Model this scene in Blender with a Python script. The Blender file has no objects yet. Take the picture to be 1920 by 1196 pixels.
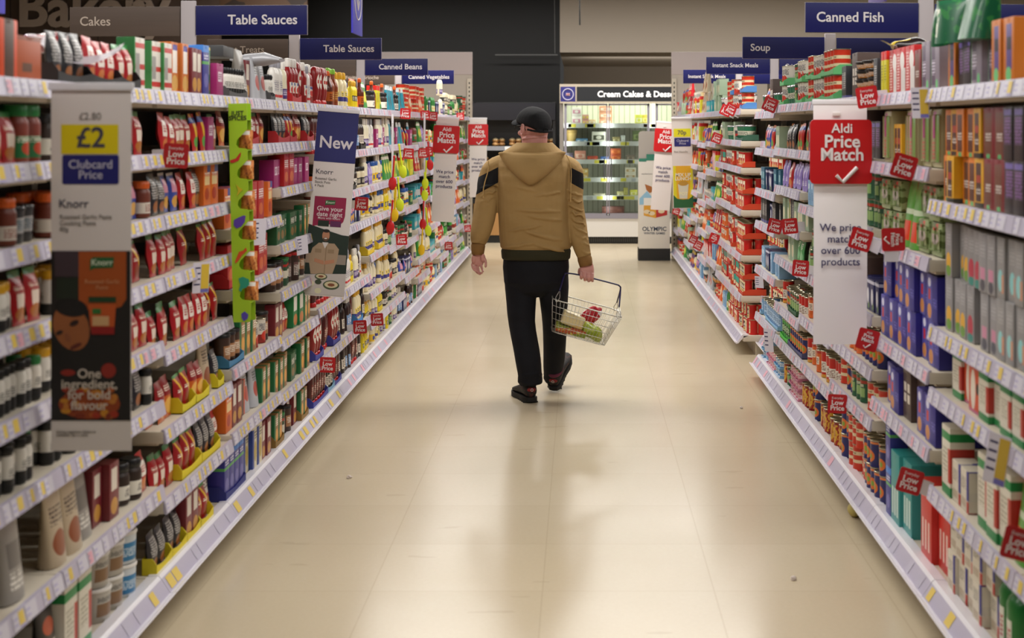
import bpy, bmesh, math, random
from mathutils import Vector, Matrix, Euler
R = math.radians
S = bpy.context.scene
COL = S.collection
rnd = random.Random(7)

# ------------------------------------------------------------------ camera, world, lights, exposure
FPX, VX, VY, EYE = 2860.0, 1088.0, 237.0, 1.65       # focal length in pixels, vanishing point, eye height
cd = bpy.data.cameras.new('camera'); cam = bpy.data.objects.new('camera', cd); COL.objects.link(cam)
cam.location = (0, 0, EYE); cam.rotation_euler = (R(90), 0, 0)
cd.sensor_width = 36; cd.lens = FPX / 1920 * 36
cd.shift_x = -(VX - 960) / 1920; cd.shift_y = -(598 - VY) / 1920
cd.clip_end = 200
cd.dof.use_dof = True; cd.dof.focus_distance = 9.6; cd.dof.aperture_fstop = 3.7
S.camera = cam
S.view_settings.view_transform = 'Standard'; S.view_settings.look = 'None'
S.view_settings.gamma = 1; S.view_settings.use_curve_mapping = False
S.view_settings.exposure = 0.3
w = bpy.data.worlds.new('world'); S.world = w; w.use_nodes = True
w.node_tree.nodes['Background'].inputs[0].default_value = (0.9, 0.88, 0.86, 1)
w.node_tree.nodes['Background'].inputs[1].default_value = 0.045

def area(name, loc, sx, sy, power, col=(1, 0.965, 0.91), rot=(0, 0, 0), spread=None):
    l = bpy.data.lights.new(name, 'AREA'); l.shape = 'RECTANGLE'; l.size = sx; l.size_y = sy
    l.energy = power; l.color = col
    if spread: l.spread = R(spread)
    o = bpy.data.objects.new(name, l); o.location = loc; o.rotation_euler = rot; COL.objects.link(o)
    return o
LAMP_Z = 3.75
for y, pw in ((2.7, 92), (5.2, 185), (10.2, 290), (15.4, 335), (20.6, 300)):   # long lamps running across the aisles
    area('ceiling_lamp', (-0.1, y, LAMP_Z), 9.4, 0.5, pw)
area('recess_fill', (2.5, 24.6, 2.35), 5.0, 0.3, 26, rot=(R(98), 0, 0))  # added unseen fill lamp that brightens the recess under the bulkhead

# ------------------------------------------------------------------ helpers
def lin(h):
    h = h.lstrip('#')
    if len(h) == 3: h = ''.join(c * 2 for c in h)
    out = []
    for i in (0, 2, 4):
        c = int(h[i:i + 2], 16) / 255
        out.append(c / 12.92 if c <= 0.04045 else ((c + 0.055) / 1.055) ** 2.4)
    return (*out, 1)
MATS = {}
def M(hexc, rough=0.5, metal=0.0, spec=0.5, emit=None, alpha=None, trans=None):
    key = (hexc, rough, metal, spec, emit, trans)
    if key in MATS: return MATS[key]
    m = bpy.data.materials.new('paint_' + hexc.strip('#')); m.use_nodes = True
    b = m.node_tree.nodes['Principled BSDF']
    b.inputs['Base Color'].default_value = lin(hexc); b.inputs['Roughness'].default_value = rough
    b.inputs['Metallic'].default_value = metal; b.inputs['Specular IOR Level'].default_value = spec
    if emit: b.inputs['Emission Color'].default_value = lin(hexc); b.inputs['Emission Strength'].default_value = emit
    if trans: b.inputs['Transmission Weight'].default_value = trans
    MATS[key] = m
    return m

def pane_mat(name, tint):
    """clear glass pane: lets light through, with a mirror-like sheen that grows at glancing angles"""
    m = bpy.data.materials.new(name); m.use_nodes = True; n = m.node_tree.nodes; l = m.node_tree.links
    n.remove(n['Principled BSDF']); tr = n.new('ShaderNodeBsdfTransparent'); gl = n.new('ShaderNodeBsdfGlossy'); mx = n.new('ShaderNodeMixShader'); fr = n.new('ShaderNodeFresnel')
    tr.inputs[0].default_value = lin(tint); gl.inputs['Roughness'].default_value = .04; fr.inputs[0].default_value = 1.45
    l.new(fr.outputs[0], mx.inputs[0]); l.new(tr.outputs[0], mx.inputs[1]); l.new(gl.outputs[0], mx.inputs[2]); l.new(mx.outputs[0], n['Material Output'].inputs[0])
    return m
class NT:                                   # small node-tree writer
    def __init__(s, name):
        s.m = bpy.data.materials.new(name); s.m.use_nodes = True
        s.n = s.m.node_tree.nodes; s.l = s.m.node_tree.links
        s.b = s.n['Principled BSDF']
    def new(s, t, **kw):
        n = s.n.new(t)
        for k, v in kw.items(): setattr(n, k, v)
        return n
    def put(s, sock, v):
        if hasattr(v, 'is_output'): s.l.new(v, sock)
        else: sock.default_value = v
    def math(s, op, a, b=None, c=None):
        n = s.new('ShaderNodeMath', operation=op)
        s.put(n.inputs[0], a)
        if b is not None: s.put(n.inputs[1], b)
        if c is not None: s.put(n.inputs[2], c)
        return n.outputs[0]
    def mix(s, f, a, b):
        n = s.new('ShaderNodeMix', data_type='RGBA')
        s.put(n.inputs[0], f); s.put(n.inputs[6], a); s.put(n.inputs[7], b)
        return n.outputs[2]
    def coord(s, which='Generated'):
        return s.new('ShaderNodeTexCoord').outputs[which]
    def xyz(s, v):
        n = s.new('ShaderNodeSeparateXYZ'); s.l.new(v, n.inputs[0]); return n.outputs
    def noise(s, vec, scale, detail=2, rough=0.5):
        n = s.new('ShaderNodeTexNoise'); s.l.new(vec, n.inputs['Vector'])
        n.inputs['Scale'].default_value = scale; n.inputs['Detail'].default_value = detail
        n.inputs['Roughness'].default_value = rough
        return n.outputs['Fac']
    def scaled(s, vec, sc):
        n = s.new('ShaderNodeMapping'); s.l.new(vec, n.inputs[0]); n.inputs['Scale'].default_value = sc
        return n.outputs[0]
    def bump(s, h, strength, dist=0.01):
        n = s.new('ShaderNodeBump'); n.inputs['Strength'].default_value = strength
        n.inputs['Distance'].default_value = dist; s.l.new(h, n.inputs['Height'])
        s.l.new(n.outputs[0], s.b.inputs['Normal'])

def pack(name, base, pat, rough=0.38, spec=0.5):
    """printed packaging: pat is a list of (kind, numbers..., colour) laid over the base colour in the pack's own box coordinates
       z a b: horizontal band   r y0 y1 z0 z1: panel   o y z ry rz: round picture   t y0 y1 z0 z1: lines of small print   p scale: busy print"""
    t = NT('print_' + name); g = t.coord(); x, y, z = t.xyz(g)
    c = lin(base)
    for p in pat:
        k, col = p[0], lin(p[-1])
        if k == 'z': f = t.math('COMPARE', z, (p[1] + p[2]) / 2, (p[2] - p[1]) / 2)
        elif k in 'rt':
            f = t.math('MULTIPLY', t.math('COMPARE', y, (p[1] + p[2]) / 2, (p[2] - p[1]) / 2), t.math('COMPARE', z, (p[3] + p[4]) / 2, (p[4] - p[3]) / 2))
            if k == 't':
                n = t.noise(t.scaled(g, (2, 22, 14)), 1.0, 1); st = t.math('FRACT', t.math('MULTIPLY', z, 16.0))
                f = t.math('MULTIPLY', f, t.math('MULTIPLY', t.math('GREATER_THAN', n, 0.44), t.math('GREATER_THAN', st, 0.35)))
        elif k == 'o':
            a = t.math('DIVIDE', t.math('SUBTRACT', y, p[1]), p[3]); b = t.math('DIVIDE', t.math('SUBTRACT', z, p[2]), p[4])
            f = t.math('LESS_THAN', t.math('ADD', t.math('MULTIPLY', a, a), t.math('MULTIPLY', b, b)), 1.0)
        elif k == 's':                       # slanted flash: y0, slope, half width
            f = t.math('COMPARE', t.math('ADD', y, t.math('MULTIPLY', z, p[2])), p[1], p[3])
        else:                                # p
            f = t.math('GREATER_THAN', t.noise(g, p[1], 1), p[2])
        c = t.mix(f, c, col)
    t.l.new(c, t.b.inputs['Base Color']) if hasattr(c, 'is_output') else t.put(t.b.inputs['Base Color'], c)
    t.b.inputs['Roughness'].default_value = rough; t.b.inputs['Specular IOR Level'].default_value = spec
    return t.m

def finish(bm, name, mats, smooth=40):
    me = bpy.data.meshes.new(name); bm.normal_update(); bm.to_mesh(me); bm.free()
    for m in (mats if isinstance(mats, (list, tuple)) else [mats]): me.materials.append(m)
    if smooth:
        me.shade_smooth(); me.set_sharp_from_angle(angle=R(smooth))
    return me
def obj(name, me, parent=None, loc=(0, 0, 0), rot=(0, 0, 0)):
    o = bpy.data.objects.new(name, me); COL.objects.link(o)
    o.location = loc; o.rotation_euler = rot
    if parent: o.parent = parent
    return o
def tag(o, label, cat, group=None, kind=None):
    if label: o['label'] = label
    if cat: o['category'] = cat
    if group: o['group'] = group
    if kind: o['kind'] = kind
    return o
def thing(name, label, cat, loc=(0, 0, 0), rot=(0, 0, 0), group=None):
    o = bpy.data.objects.new(name, None); COL.objects.link(o); o.empty_display_size = 0.05
    o.location = loc; o.rotation_euler = rot
    return tag(o, label, cat, group)
def copy_tree(o, parent=None):
    c = o.copy(); COL.objects.link(c)
    if parent: c.parent = parent
    for ch in o.children: copy_tree(ch, c)
    return c
def at(px, py, Y):                          # a measured picture point at a known distance -> place in the shop
    return Vector(((px - VX) * Y / FPX, Y, EYE - (py - VY) * Y / FPX))

def box(bm, x0, x1, y0, y1, z0, z1, mi=0, bev=0):
    vs = [bm.verts.new((x, y, z)) for x in (x0, x1) for y in (y0, y1) for z in (z0, z1)]
    fs = [bm.faces.new([vs[i] for i in q]) for q in ((0, 1, 3, 2), (4, 6, 7, 5), (0, 4, 5, 1), (2, 3, 7, 6), (0, 2, 6, 4), (1, 5, 7, 3))]
    for f in fs: f.material_index = mi
    if bev:
        es = list({e for f in fs for e in f.edges})
        r = bmesh.ops.bevel(bm, geom=es, offset=bev, segments=2, affect='EDGES', profile=0.6)
        for f in r['faces']: f.material_index = mi
    return vs
def quad(bm, pts, mi=0):
    f = bm.faces.new([bm.verts.new(p) for p in pts]); f.material_index = mi; return f
def lathe(bm, prof, seg=16, mi=0, sx=1.0, sy=1.0, cap=True):
    rings = []
    for r, z in prof:
        rings.append([bm.verts.new((r * sx * math.cos(2 * math.pi * i / seg), r * sy * math.sin(2 * math.pi * i / seg), z)) for i in range(seg)])
    for a, b in zip(rings, rings[1:]):
        for i in range(seg):
            f = bm.faces.new((a[i], a[(i + 1) % seg], b[(i + 1) % seg], b[i])); f.material_index = mi
    if cap:
        f = bm.faces.new(rings[-1]); f.material_index = mi
        f = bm.faces.new(rings[0][::-1]); f.material_index = mi
    return rings
def tube(bm, pts, rad, seg=12, mi=0, cap=True, flat=None, up=None, closed=False):
    """a tube through pts; rad a number or one per point (or (a, b) pairs with the first axis kept near up)"""
    pts = [Vector(p) for p in pts]; n = len(pts); rings = []
    prev = None
    for i, p in enumerate(pts):
        if closed: t = pts[(i + 1) % n] - pts[i - 1]
        else: t = pts[min(i + 1, n - 1)] - pts[max(i - 1, 0)]
        t.normalize()
        if prev is None:
            u = Vector(up) if up else (Vector((0, 0, 1)) if abs(t.z) < 0.9 else Vector((1, 0, 0)))
        else: u = prev
        u = (u - t * u.dot(t)).normalized(); prev = u
        v = t.cross(u)
        r = rad[i] if isinstance(rad, (list, tuple)) else rad
        ra, rb = r if isinstance(r, (list, tuple)) else (r, r)
        rings.append([bm.verts.new(p + u * ra * math.cos(2 * math.pi * k / seg) + v * rb * math.sin(2 * math.pi * k / seg)) for k in range(seg)])
    prs = list(zip(rings, rings[1:])) + ([(rings[-1], rings[0])] if closed else [])
    for a, b in prs:
        for i in range(seg):
            f = bm.faces.new((a[i], a[(i + 1) % seg], b[(i + 1) % seg], b[i])); f.material_index = mi
    if cap and not closed:
        bm.faces.new(rings[0][::-1]).material_index = mi; bm.faces.new(rings[-1]).material_index = mi
    return rings
def ball(bm, c, rx, ry, rz, mi=0, u=16, v=10, mat=None):
    r = bmesh.ops.create_uvsphere(bm, u_segments=u, v_segments=v, radius=1)
    mt = Matrix.Translation(c) @ (mat or Matrix()) @ Matrix.Diagonal((rx, ry, rz, 1))
    for vv in r['verts']:
        vv.co = mt @ vv.co
        for f in vv.link_faces: f.material_index = mi
    return r['verts']
def smoothpath(pts, n=6):
    """Catmull-Rom through pts"""
    pts = [Vector(p) for p in pts]; out = []
    for i in range(len(pts) - 1):
        p0, p1, p2, p3 = pts[max(i - 1, 0)], pts[i], pts[i + 1], pts[min(i + 2, len(pts) - 1)]
        for k in range(n):
            t = k / n
            out.append(0.5 * ((2 * p1) + (p2 - p0) * t + (2 * p0 - 5 * p1 + 4 * p2 - p3) * t * t + (3 * p1 - p0 - 3 * p2 + p3) * t ** 3))
    out.append(pts[-1]); return out
def rrect(x0, x1, z0, z1, r, seg=5):
    out = []
    for cx, cz, a0 in ((x1 - r, z1 - r, 0), (x0 + r, z1 - r, 90), (x0 + r, z0 + r, 180), (x1 - r, z0 + r, 270)):
        for k in range(seg + 1):
            a = R(a0 + 90 * k / seg); out.append((cx + r * math.cos(a), cz + r * math.sin(a)))
    return out
def slab(bm, outline, y0, y1, mi=0):
    """an outline in the x-z plane given thickness from y0 (front) to y1 (back)"""
    a = [bm.verts.new((x, y0, z)) for x, z in outline]; b = [bm.verts.new((x, y1, z)) for x, z in outline]
    n = len(a)
    fs = [bm.faces.new(a), bm.faces.new(b[::-1])] + [bm.faces.new((a[i], b[i], b[(i + 1) % n], a[(i + 1) % n])) for i in range(n)]
    for f in fs: f.material_index = mi
    return fs
TXT = {}
def text_mesh(s, size, mat, bold=0.0, align='CENTER', depth=0.0006, space=1.0, line=1.0):
    """lettering as a mesh: upright, facing -Y, centred (or left-aligned) on its origin"""
    key = (s, size, mat.name, bold, align, depth)
    if key in TXT: return TXT[key]
    cu = bpy.data.curves.new('lettering', 'FONT'); cu.body = s; cu.size = size; cu.align_x = align; cu.align_y = 'CENTER'
    cu.offset = bold * size; cu.extrude = depth; cu.space_character = space; cu.space_line = line; cu.resolution_u = 3
    o = bpy.data.objects.new('lettering', cu); COL.objects.link(o)
    dg = bpy.context.evaluated_depsgraph_get(); dg.update()
    me = bpy.data.meshes.new_from_object(o.evaluated_get(dg)); bpy.data.objects.remove(o)
    me.transform(Matrix.Rotation(R(90), 4, 'X'))
    me.materials.clear(); me.materials.append(mat); TXT[key] = me
    return me
# ------------------------------------------------------------------ the setting
def floor_mat():
    t = NT('vinyl_floor'); p = t.coord('Object'); x, y, z = t.xyz(p)
    T = 0.61
    def line(v, off):
        f = t.math('FRACT', t.math('ADD', t.math('DIVIDE', v, T), off))
        return t.math('LESS_THAN', t.math('MINIMUM', f, t.math('SUBTRACT', 1.0, f)), 0.0035)
    g = t.math('MAXIMUM', line(x, 0.22), line(y, 0.12))
    cell = t.new('ShaderNodeTexWhiteNoise', noise_dimensions='2D')
    cv = t.new('ShaderNodeCombineXYZ')
    t.l.new(t.math('FLOOR', t.math('ADD', t.math('DIVIDE', x, T), 0.22)), cv.inputs[0])
    t.l.new(t.math('FLOOR', t.math('ADD', t.math('DIVIDE', y, T), 0.12)), cv.inputs[1])
    t.l.new(cv.outputs[0], cell.inputs['Vector'])
    c = t.mix(t.noise(p, 1.3, 3), lin('cbbda4'), lin('c4b599'))
    c = t.mix(t.math('MULTIPLY', cell.outputs['Value'], 0.25), c, lin('bdae92'))
    c = t.mix(t.math('MULTIPLY', t.noise(t.scaled(p, (60, 60, 1)), 1.0, 2), 0.12), c, lin('8f7f66'))
    scuff = t.math('GREATER_THAN', t.noise(t.scaled(p, (2.2, 9, 1)), 1.0, 3), 0.70)
    c = t.mix(t.math('MULTIPLY', scuff, 0.16), c, lin('8a7c66'))
    c = t.mix(t.math('MULTIPLY', g, 0.2), c, lin('8a7b62'))
    t.l.new(c, t.b.inputs['Base Color'])
    r = t.math('MULTIPLY_ADD', t.noise(t.scaled(p, (3, 1.0, 1)), 1.0, 3), 0.15, 0.14)
    t.l.new(r, t.b.inputs['Roughness']); t.b.inputs['Specular IOR Level'].default_value = 0.32
    t.bump(t.noise(p, 2.5, 1), 0.02, 0.01)
    return t.m
bm = bmesh.new(); box(bm, -11, 11, -3, 30, -0.1, 0)
tag(obj('floor', finish(bm, 'floor', floor_mat(), 0)), 'glossy cream vinyl tile floor of the aisle', 'floor', kind='structure')
bm = bmesh.new(); box(bm, -11, 11, -3, 30, 4.35, 4.45)
tag(obj('ceiling', finish(bm, 'ceiling', M('4a4846', 0.8), 0)), 'grey shop ceiling', 'ceiling', kind='structure')
BLK = M('050506', 0.55, spec=0.3)
bm = bmesh.new(); box(bm, -11, -0.31, 23.2, 23.4, 0, 4.35)
tag(obj('wall_back_left', finish(bm, 'wall_back_left', BLK, 0)), 'black back wall behind the bread displays', 'wall', kind='structure')
WALLC = M('a2978a', 0.75, spec=0.2)
bm = bmesh.new(); box(bm, -0.31, 11, 28.7, 28.9, 0, 4.35)
tag(obj('wall_back', finish(bm, 'wall_back', WALLC, 0)), 'grey white back wall above the chilled cabinets', 'wall', kind='structure')
bm = bmesh.new(); box(bm, -0.31, 11, 23.2, 28.7, 2.776, 4.35)
tag(obj('trim_1', finish(bm, 'bulkhead', WALLC, 0)), 'grey white bulkhead hanging above the chilled cabinets', 'bulkhead', kind='structure')
for nm, x in (('wall_left', -11), ('wall_right', 11)):
    bm = bmesh.new(); box(bm, x - 0.1, x + 0.1, -3, 30, 0, 4.35)
    tag(obj(nm, finish(bm, nm, WALLC, 0)), 'plain side wall of the shop', 'wall', kind='structure')

# ------------------------------------------------------------------ shelving bays
CREAM = M('c9bfae', 0.45); RAIL = M('b3adc0', 0.35, spec=0.5); RAILW = M('e2dfe6', 0.3)
TY = M('d9bd5a', .5); TW = M('cac6d2', 0.45); TP = M('d8a2b0', .5); TL = M('aaa2c8', .5); TG = M('b6b1c2', .5)
DARK = M('2a2622', 0.7); BACK = M('4e4740', 0.6)
SX = {'L': -1.39, 'R': 1.155}                # shelf fronts
DEPTH = 0.46
TH = 0.042                                   # shelf and price rail thickness
def rail_mesh(L, seed, mode):
    """price rail along y, leaning back, with its paper tickets; front faces +x at x=0"""
    r = random.Random(seed); bm = bmesh.new()
    def P(y, f, out=0.0):                    # f 0 bottom .. 1 top
        return (0.010 - 0.010 * f + out, y, -0.001 + f * 0.047)
    bx = [(P(0.003, 0), P(0.003, 1)), (P(L - 0.003, 0), P(L - 0.003, 1))]
    (a, b), (c, d) = bx
    quad(bm, (a, c, d, b)); off = lambda p: (p[0] - 0.009, p[1], p[2])
    quad(bm, (off(a), off(b), off(d), off(c))); quad(bm, (a, off(a), off(c), c)); quad(bm, (b, d, off(d), off(b)))
    quad(bm, (a, b, off(b), off(a))); quad(bm, (c, off(c), off(d), d))
    y = 0.01
    while y < L - 0.07:
        wd = r.choice((0.045, 0.06, 0.075)); k = r.random()
        mi = 1
        if mode == 'Y': mi = 2 if k < 0.5 else (1 if k < 0.97 else 3)
        elif mode == 'P': mi = 3 if k < 0.34 else (1 if k < 0.9 else 5)
        else: mi = 5 if k < 0.25 else (1 if k < 0.93 else 3)
        o = 0.0012
        quad(bm, (P(y, .08, o), P(y + wd, .08, o), P(y + wd, .94, o), P(y, .94, o)), 1)
        o = 0.0018
        if mi == 2:
            quad(bm, (P(y + wd * .5, .22, o), P(y + wd * .97, .22, o), P(y + wd * .97, .9, o), P(y + wd * .5, .9, o)), 2)
            quad(bm, (P(y + wd * .5, .08, o), P(y + wd * .97, .08, o), P(y + wd * .97, .2, o), P(y + wd * .5, .2, o)), 4)
        elif mi in (3, 5): quad(bm, (P(y + wd * .12, .15, o), P(y + wd * .9, .15, o), P(y + wd * .9, .85, o), P(y + wd * .12, .85, o)), mi)
        for k in range(2):                   # lines of small print on the ticket
            z = .3 + .3 * k; quad(bm, (P(y + .005, z, o), P(y + wd * .42, z, o), P(y + wd * .42, z + .1, o), P(y + .005, z + .1, o)), 4)
        y += wd + r.choice((0.004, 0.01, 0.03, 0.05))
    return finish(bm, 'price_rail', [RAIL, TW, TY, TP, TL, TG], 0)
def shelf_mesh(L, depth=DEPTH):
    bm = bmesh.new(); box(bm, -depth, -0.002, 0.002, L - 0.002, 0, TH - 0.002, 0, 0.003)
    box(bm, -depth + .02, -0.03, 0.03, L - 0.03, -0.012, 0.0)
    return finish(bm, 'shelf', CREAM, 30)
def lip_mesh(L, seed, mode):
    """the sloping ticket scoop along the base: front faces +x"""
    bm = bmesh.new()
    prof = [(-.055, .148), (-.018, .150), (-.008, .140), (.022, .094), (.030, .095), (.040, .100), (.043, .094), (.030, .082), (.014, .086), (-.02, .125), (-.055, .138)]
    a = [bm.verts.new((x, 0.002, z)) for x, z in prof]; b = [bm.verts.new((x, L - .002, z)) for x, z in prof]
    n = len(prof)
    for i in range(n):
        f = bm.faces.new((a[i], b[i], b[(i + 1) % n], a[(i + 1) % n])); f.material_index = 0 if i == 2 else 1
    bm.faces.new(a[::-1]).material_index = 1; bm.faces.new(b).material_index = 1
    r = random.Random(seed); y = .03
    def P(y, f): return (-.008 + .030 * f + .001, y, .140 - .046 * f + .001)
    while y < L - .1:
        wd = r.choice((.05, .065)); k = r.random()
        mi = {'Y': 2 if k < .6 else 3, 'P': 4 if k < .3 else 3, 'G': 3 if k < .8 else 4}[mode]
        quad(bm, (P(y, .9), P(y + wd, .9), P(y + wd, .1), P(y, .1)), mi); y += wd + r.choice((.01, .05, .12, .2))
    return finish(bm, 'base_lip', [RAIL, RAILW, TY, TG, TP], 35)
NUM = ['', 'first', 'second', 'third', 'fourth', 'fifth', 'sixth', 'seventh', 'eighth', 'ninth', 'tenth', 'eleventh', 'twelfth', 'thirteenth', 'fourteenth', 'fifteenth', 'sixteenth']
BASE_TOP = 0.142
def bay(side, i, y0, y1, shelves, mode, inset=0.0):
    """one shelving bay as a thing: back panel, post, plinth, base shelf with its lip, shelves with their price rails"""
    L = y1 - y0; sgn = 1 if side == 'L' else -1
    rot = 0 if side == 'L' else math.pi
    nm = 'left' if side == 'L' else 'right'
    root = thing('shelving_bay', f'white metal shelving bay full of groceries, {NUM[i]} from the camera on the {nm}', 'shelving',
                 (SX[side] - sgn * inset, y0 if side == 'L' else y1, 0), (0, 0, rot), f'{nm} shelving bays')
    bm = bmesh.new(); box(bm, -DEPTH - .03 + inset, -DEPTH - .005 + inset, 0.03, L - .03, 0.1, 1.80)
    for k in range(5): box(bm, -DEPTH - .006 + inset, -DEPTH - .003 + inset, .03, L - .03, .35 + .3 * k, .353 + .3 * k)
    obj('back_panel', finish(bm, 'back_panel', BACK, 0), root)
    bm = bmesh.new(); ye = (0, L)[1]
    box(bm, -DEPTH - .03 + inset, -DEPTH + .03 + inset, ye - .028, ye + .028, 0.0, 1.80, 0, .002)
    for k in range(30): box(bm, -DEPTH + .029 + inset, -DEPTH + .031 + inset, ye - .004, ye + .004, .16 + .054 * k, .19 + .054 * k, 1)
    obj('upright', finish(bm, 'upright', [CREAM, DARK], 0), root)
    bm = bmesh.new(); box(bm, -DEPTH + inset, -.11, .0, L, 0.0, .1)
    obj('plinth', finish(bm, 'plinth', M('b9ad98', .6), 0), root)
    bm = bmesh.new(); box(bm, -DEPTH + inset, -.02, .002, L - .002, .098, BASE_TOP, 0, .003)
    b = obj('base_shelf', finish(bm, 'base_shelf', CREAM, 30), root)
    obj('base_lip', lip_mesh(L, i * 31 + 5, mode), b)
    for k, z in enumerate(shelves):
        s = obj('shelf', shelf_mesh(L, DEPTH - inset), root, (0, 0, z))
        obj('price_rail', rail_mesh(L, i * 17 + k * 5 + (0 if side == 'L' else 900), mode), s)
    return root
# ------------------------------------------------------------------ grocery packs: one of each kind
CAPG = M('1f7a3a', .35); CAPY = M('d9a520', .4); CAPW = M('e6e2dc', .35); CAPO = M('d9601c', .4); CAPK = M('1a1a1c', .35); CAPR = M('c01818', .35); CAPB = M('2a5fb0', .35); CAPL = M('8cc63f', .35)
STEEL = M('b9b39a', .28, .9); FOIL = M('d0d0d4', .25, .8); KRAFT = M('a88a5c', .8)
def carton(n, wd, d, h, mat):
    bm = bmesh.new(); box(bm, -d / 2, d / 2, -wd / 2, wd / 2, 0, h, 0, min(.0025, wd * .03))
    box(bm, -d * .1, d * .485, -wd * .47, wd * .47, h - .0004, h + .0007)           # tuck flap
    box(bm, d / 2 - .0004, d / 2 + .0006, -wd * .1, wd * .1, h * .93, h * .99)       # thumb tab
    return finish(bm, n, mat, 30), None
def tin(n, wd, d, h, mat):
    r = wd / 2; bm = bmesh.new()
    pr = [(r * .93, 0), (r, .001), (r, .004), (r * .965, .007)] + [(r * (.965 if k % 2 else .955), .007 + (h - .014) * k / 8) for k in range(1, 8)] + [(r * .965, h - .007), (r, h - .004), (r, h - .001), (r * .96, h), (r * .93, h - .004)]
    lathe(bm, pr, 20, 0)
    me = finish(bm, n, mat, 50)
    bm = bmesh.new(); lathe(bm, [(r * .985, h - .0045), (r * 1.012, h - .004), (r * 1.012, h - .0005), (r * .97, h + .0008), (r * .92, h - .0025), (r * .55, h - .0025), (r * .5, h - .0015), (r * .2, h - .0025)], 20)
    box(bm, -r * .1, r * .55, -r * .12, r * .12, h - .0022, h - .0005)
    return me, ('lid', finish(bm, n + '_lid', STEEL, 40))
def jar(n, wd, d, h, mat, cap):
    r = wd / 2; bm = bmesh.new()
    lathe(bm, [(r * .85, 0), (r * .97, .004), (r, .01), (r, h * .66), (r * .95, h * .73), (r * .8, h * .79), (r * .78, h * .84)], 18)
    me = finish(bm, n, mat, 50)
    bm = bmesh.new(); q = r * .9
    lathe(bm, [(q, h * .8), (q * 1.02, h * .81), (q * 1.02, h * .98), (q * .95, h), (q * .4, h - .001)], 18)
    for k in range(18):
        a = 2 * math.pi * k / 18; ball(bm, Vector((q * 1.02 * math.cos(a), q * 1.02 * math.sin(a), h * .9)), .0012, .0012, h * .06, 0, 4, 4)
    return me, ('lid', finish(bm, n + '_lid', cap, 50))
def bottle(n, wd, d, h, mat, cap, style='squeeze'):
    r = wd / 2; bm = bmesh.new(); sx = d / wd
    if style == 'squeeze': pr = [(.86, 0), (.97, .02), (1, .06), (.97, .35), (.9, .5), (.93, .62), (.8, .72), (.5, .79), (.42, .82)]; c0, c1, cr = .80, 1.0, .52
    elif style == 'neck': pr = [(.9, 0), (1, .02), (1, .5), (.93, .57), (.6, .67), (.38, .74), (.34, .9)]; c0, c1, cr = .86, 1.0, .42
    elif style == 'upside': pr = [(.62, .12), (.7, .15), (.9, .28), (1, .5), (.98, .8), (.85, .93), (.6, .985), (.3, 1)]; c0, c1, cr = 0, .14, .72
    else: pr = [(.9, 0), (1, .02), (1, .72), (.85, .8), (.62, .84), (.6, .88)]; c0, c1, cr = .85, 1.0, .68
    lathe(bm, [(a * r, b * h) for a, b in pr], 18, 0, sx, 1)
    me = finish(bm, n, mat, 50)
    bm = bmesh.new(); q = r * cr
    lathe(bm, [(q * .95, c0 * h), (q, c0 * h + .002), (q * .97, c0 * h + (c1 - c0) * h * .7), (q * .8, c1 * h - .002), (q * .5, c1 * h)], 16, 0, (sx + 1) / 2, 1)
    return me, ('cap', finish(bm, n + '_cap', cap, 50))
def sachet(n, wd, d, h, mat, lean=.12):
    bm = bmesh.new(); nu, nv = 7, 9; G = {}
    for s in (1, -1):
        for i in range(nu):
            for j in range(nv):
                u, v = i / (nu - 1), j / (nv - 1)
                th = d / 2 * max(0, math.sin(math.pi * u)) ** .5 * max(0, math.sin(math.pi * min(max((v - .07) / .86, 0), 1))) ** .55
                if s < 0 and (i in (0, nu - 1) or j in (0, nv - 1)): G[s, i, j] = G[1, i, j]; continue
                wob = .002 * math.sin(9 * v + 3 * u)
                G[s, i, j] = bm.verts.new((s * th + wob - lean * v * h, (u - .5) * wd, v * h))
    for s in (1, -1):
        for i in range(nu - 1):
            for j in range(nv - 1):
                q = (G[s, i, j], G[s, i + 1, j], G[s, i + 1, j + 1], G[s, i, j + 1])
                if len(set(q)) > 2: bm.faces.new(q if s > 0 else q[::-1])
    return finish(bm, n, mat, 60), None
def pouch(n, wd, d, h, mat):
    bm = bmesh.new(); rings = []; N = 20
    for k in range(9):
        v = k / 8; dep = d / 2 * (1 - v) ** .6 + .0015; ww = wd / 2 * (1 - .06 * math.sin(math.pi * v))
        if v > .88: ww = wd / 2
        rings.append([bm.verts.new((dep * math.copysign(abs(math.cos(a)) ** .8, math.cos(a)) - .03 * v * h, ww * math.copysign(abs(math.sin(a)) ** .8, math.sin(a)), v * h)) for a in [2 * math.pi * i / N for i in range(N)]])
    for a, b in zip(rings, rings[1:]):
        for i in range(N): bm.faces.new((a[i], a[(i + 1) % N], b[(i + 1) % N], b[i]))
    bm.faces.new(rings[0][::-1]); bm.faces.new(rings[-1])
    return finish(bm, n, mat, 60), None
def tub(n, wd, d, h, mat, cap, taper=.88):
    r = wd / 2; bm = bmesh.new()
    lathe(bm, [(r * taper * .95, 0), (r * taper, .003), (r * .97, h * .9), (r * .97, h * .93)], 20)
    me = finish(bm, n, mat, 50)
    bm = bmesh.new(); lathe(bm, [(r, h * .9), (r * 1.02, h * .905), (r * 1.02, h * .97), (r * .98, h), (r * .9, h - .002), (r * .3, h - .002)], 20)
    return me, ('lid', finish(bm, n + '_lid', cap, 50))
def multipack(n, wd, d, h, mat):
    bm = bmesh.new(); box(bm, -d / 2, d / 2, -wd / 2, wd / 2, 0, h, 0, .012)
    for k in range(2):
        box(bm, d / 2 - .002, d / 2 + .003, -wd * .47 + k * wd * .49, -wd * .02 + k * wd * .49, .02, h - .02, 0, .008)
    return finish(bm, n, mat, 45), None
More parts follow.
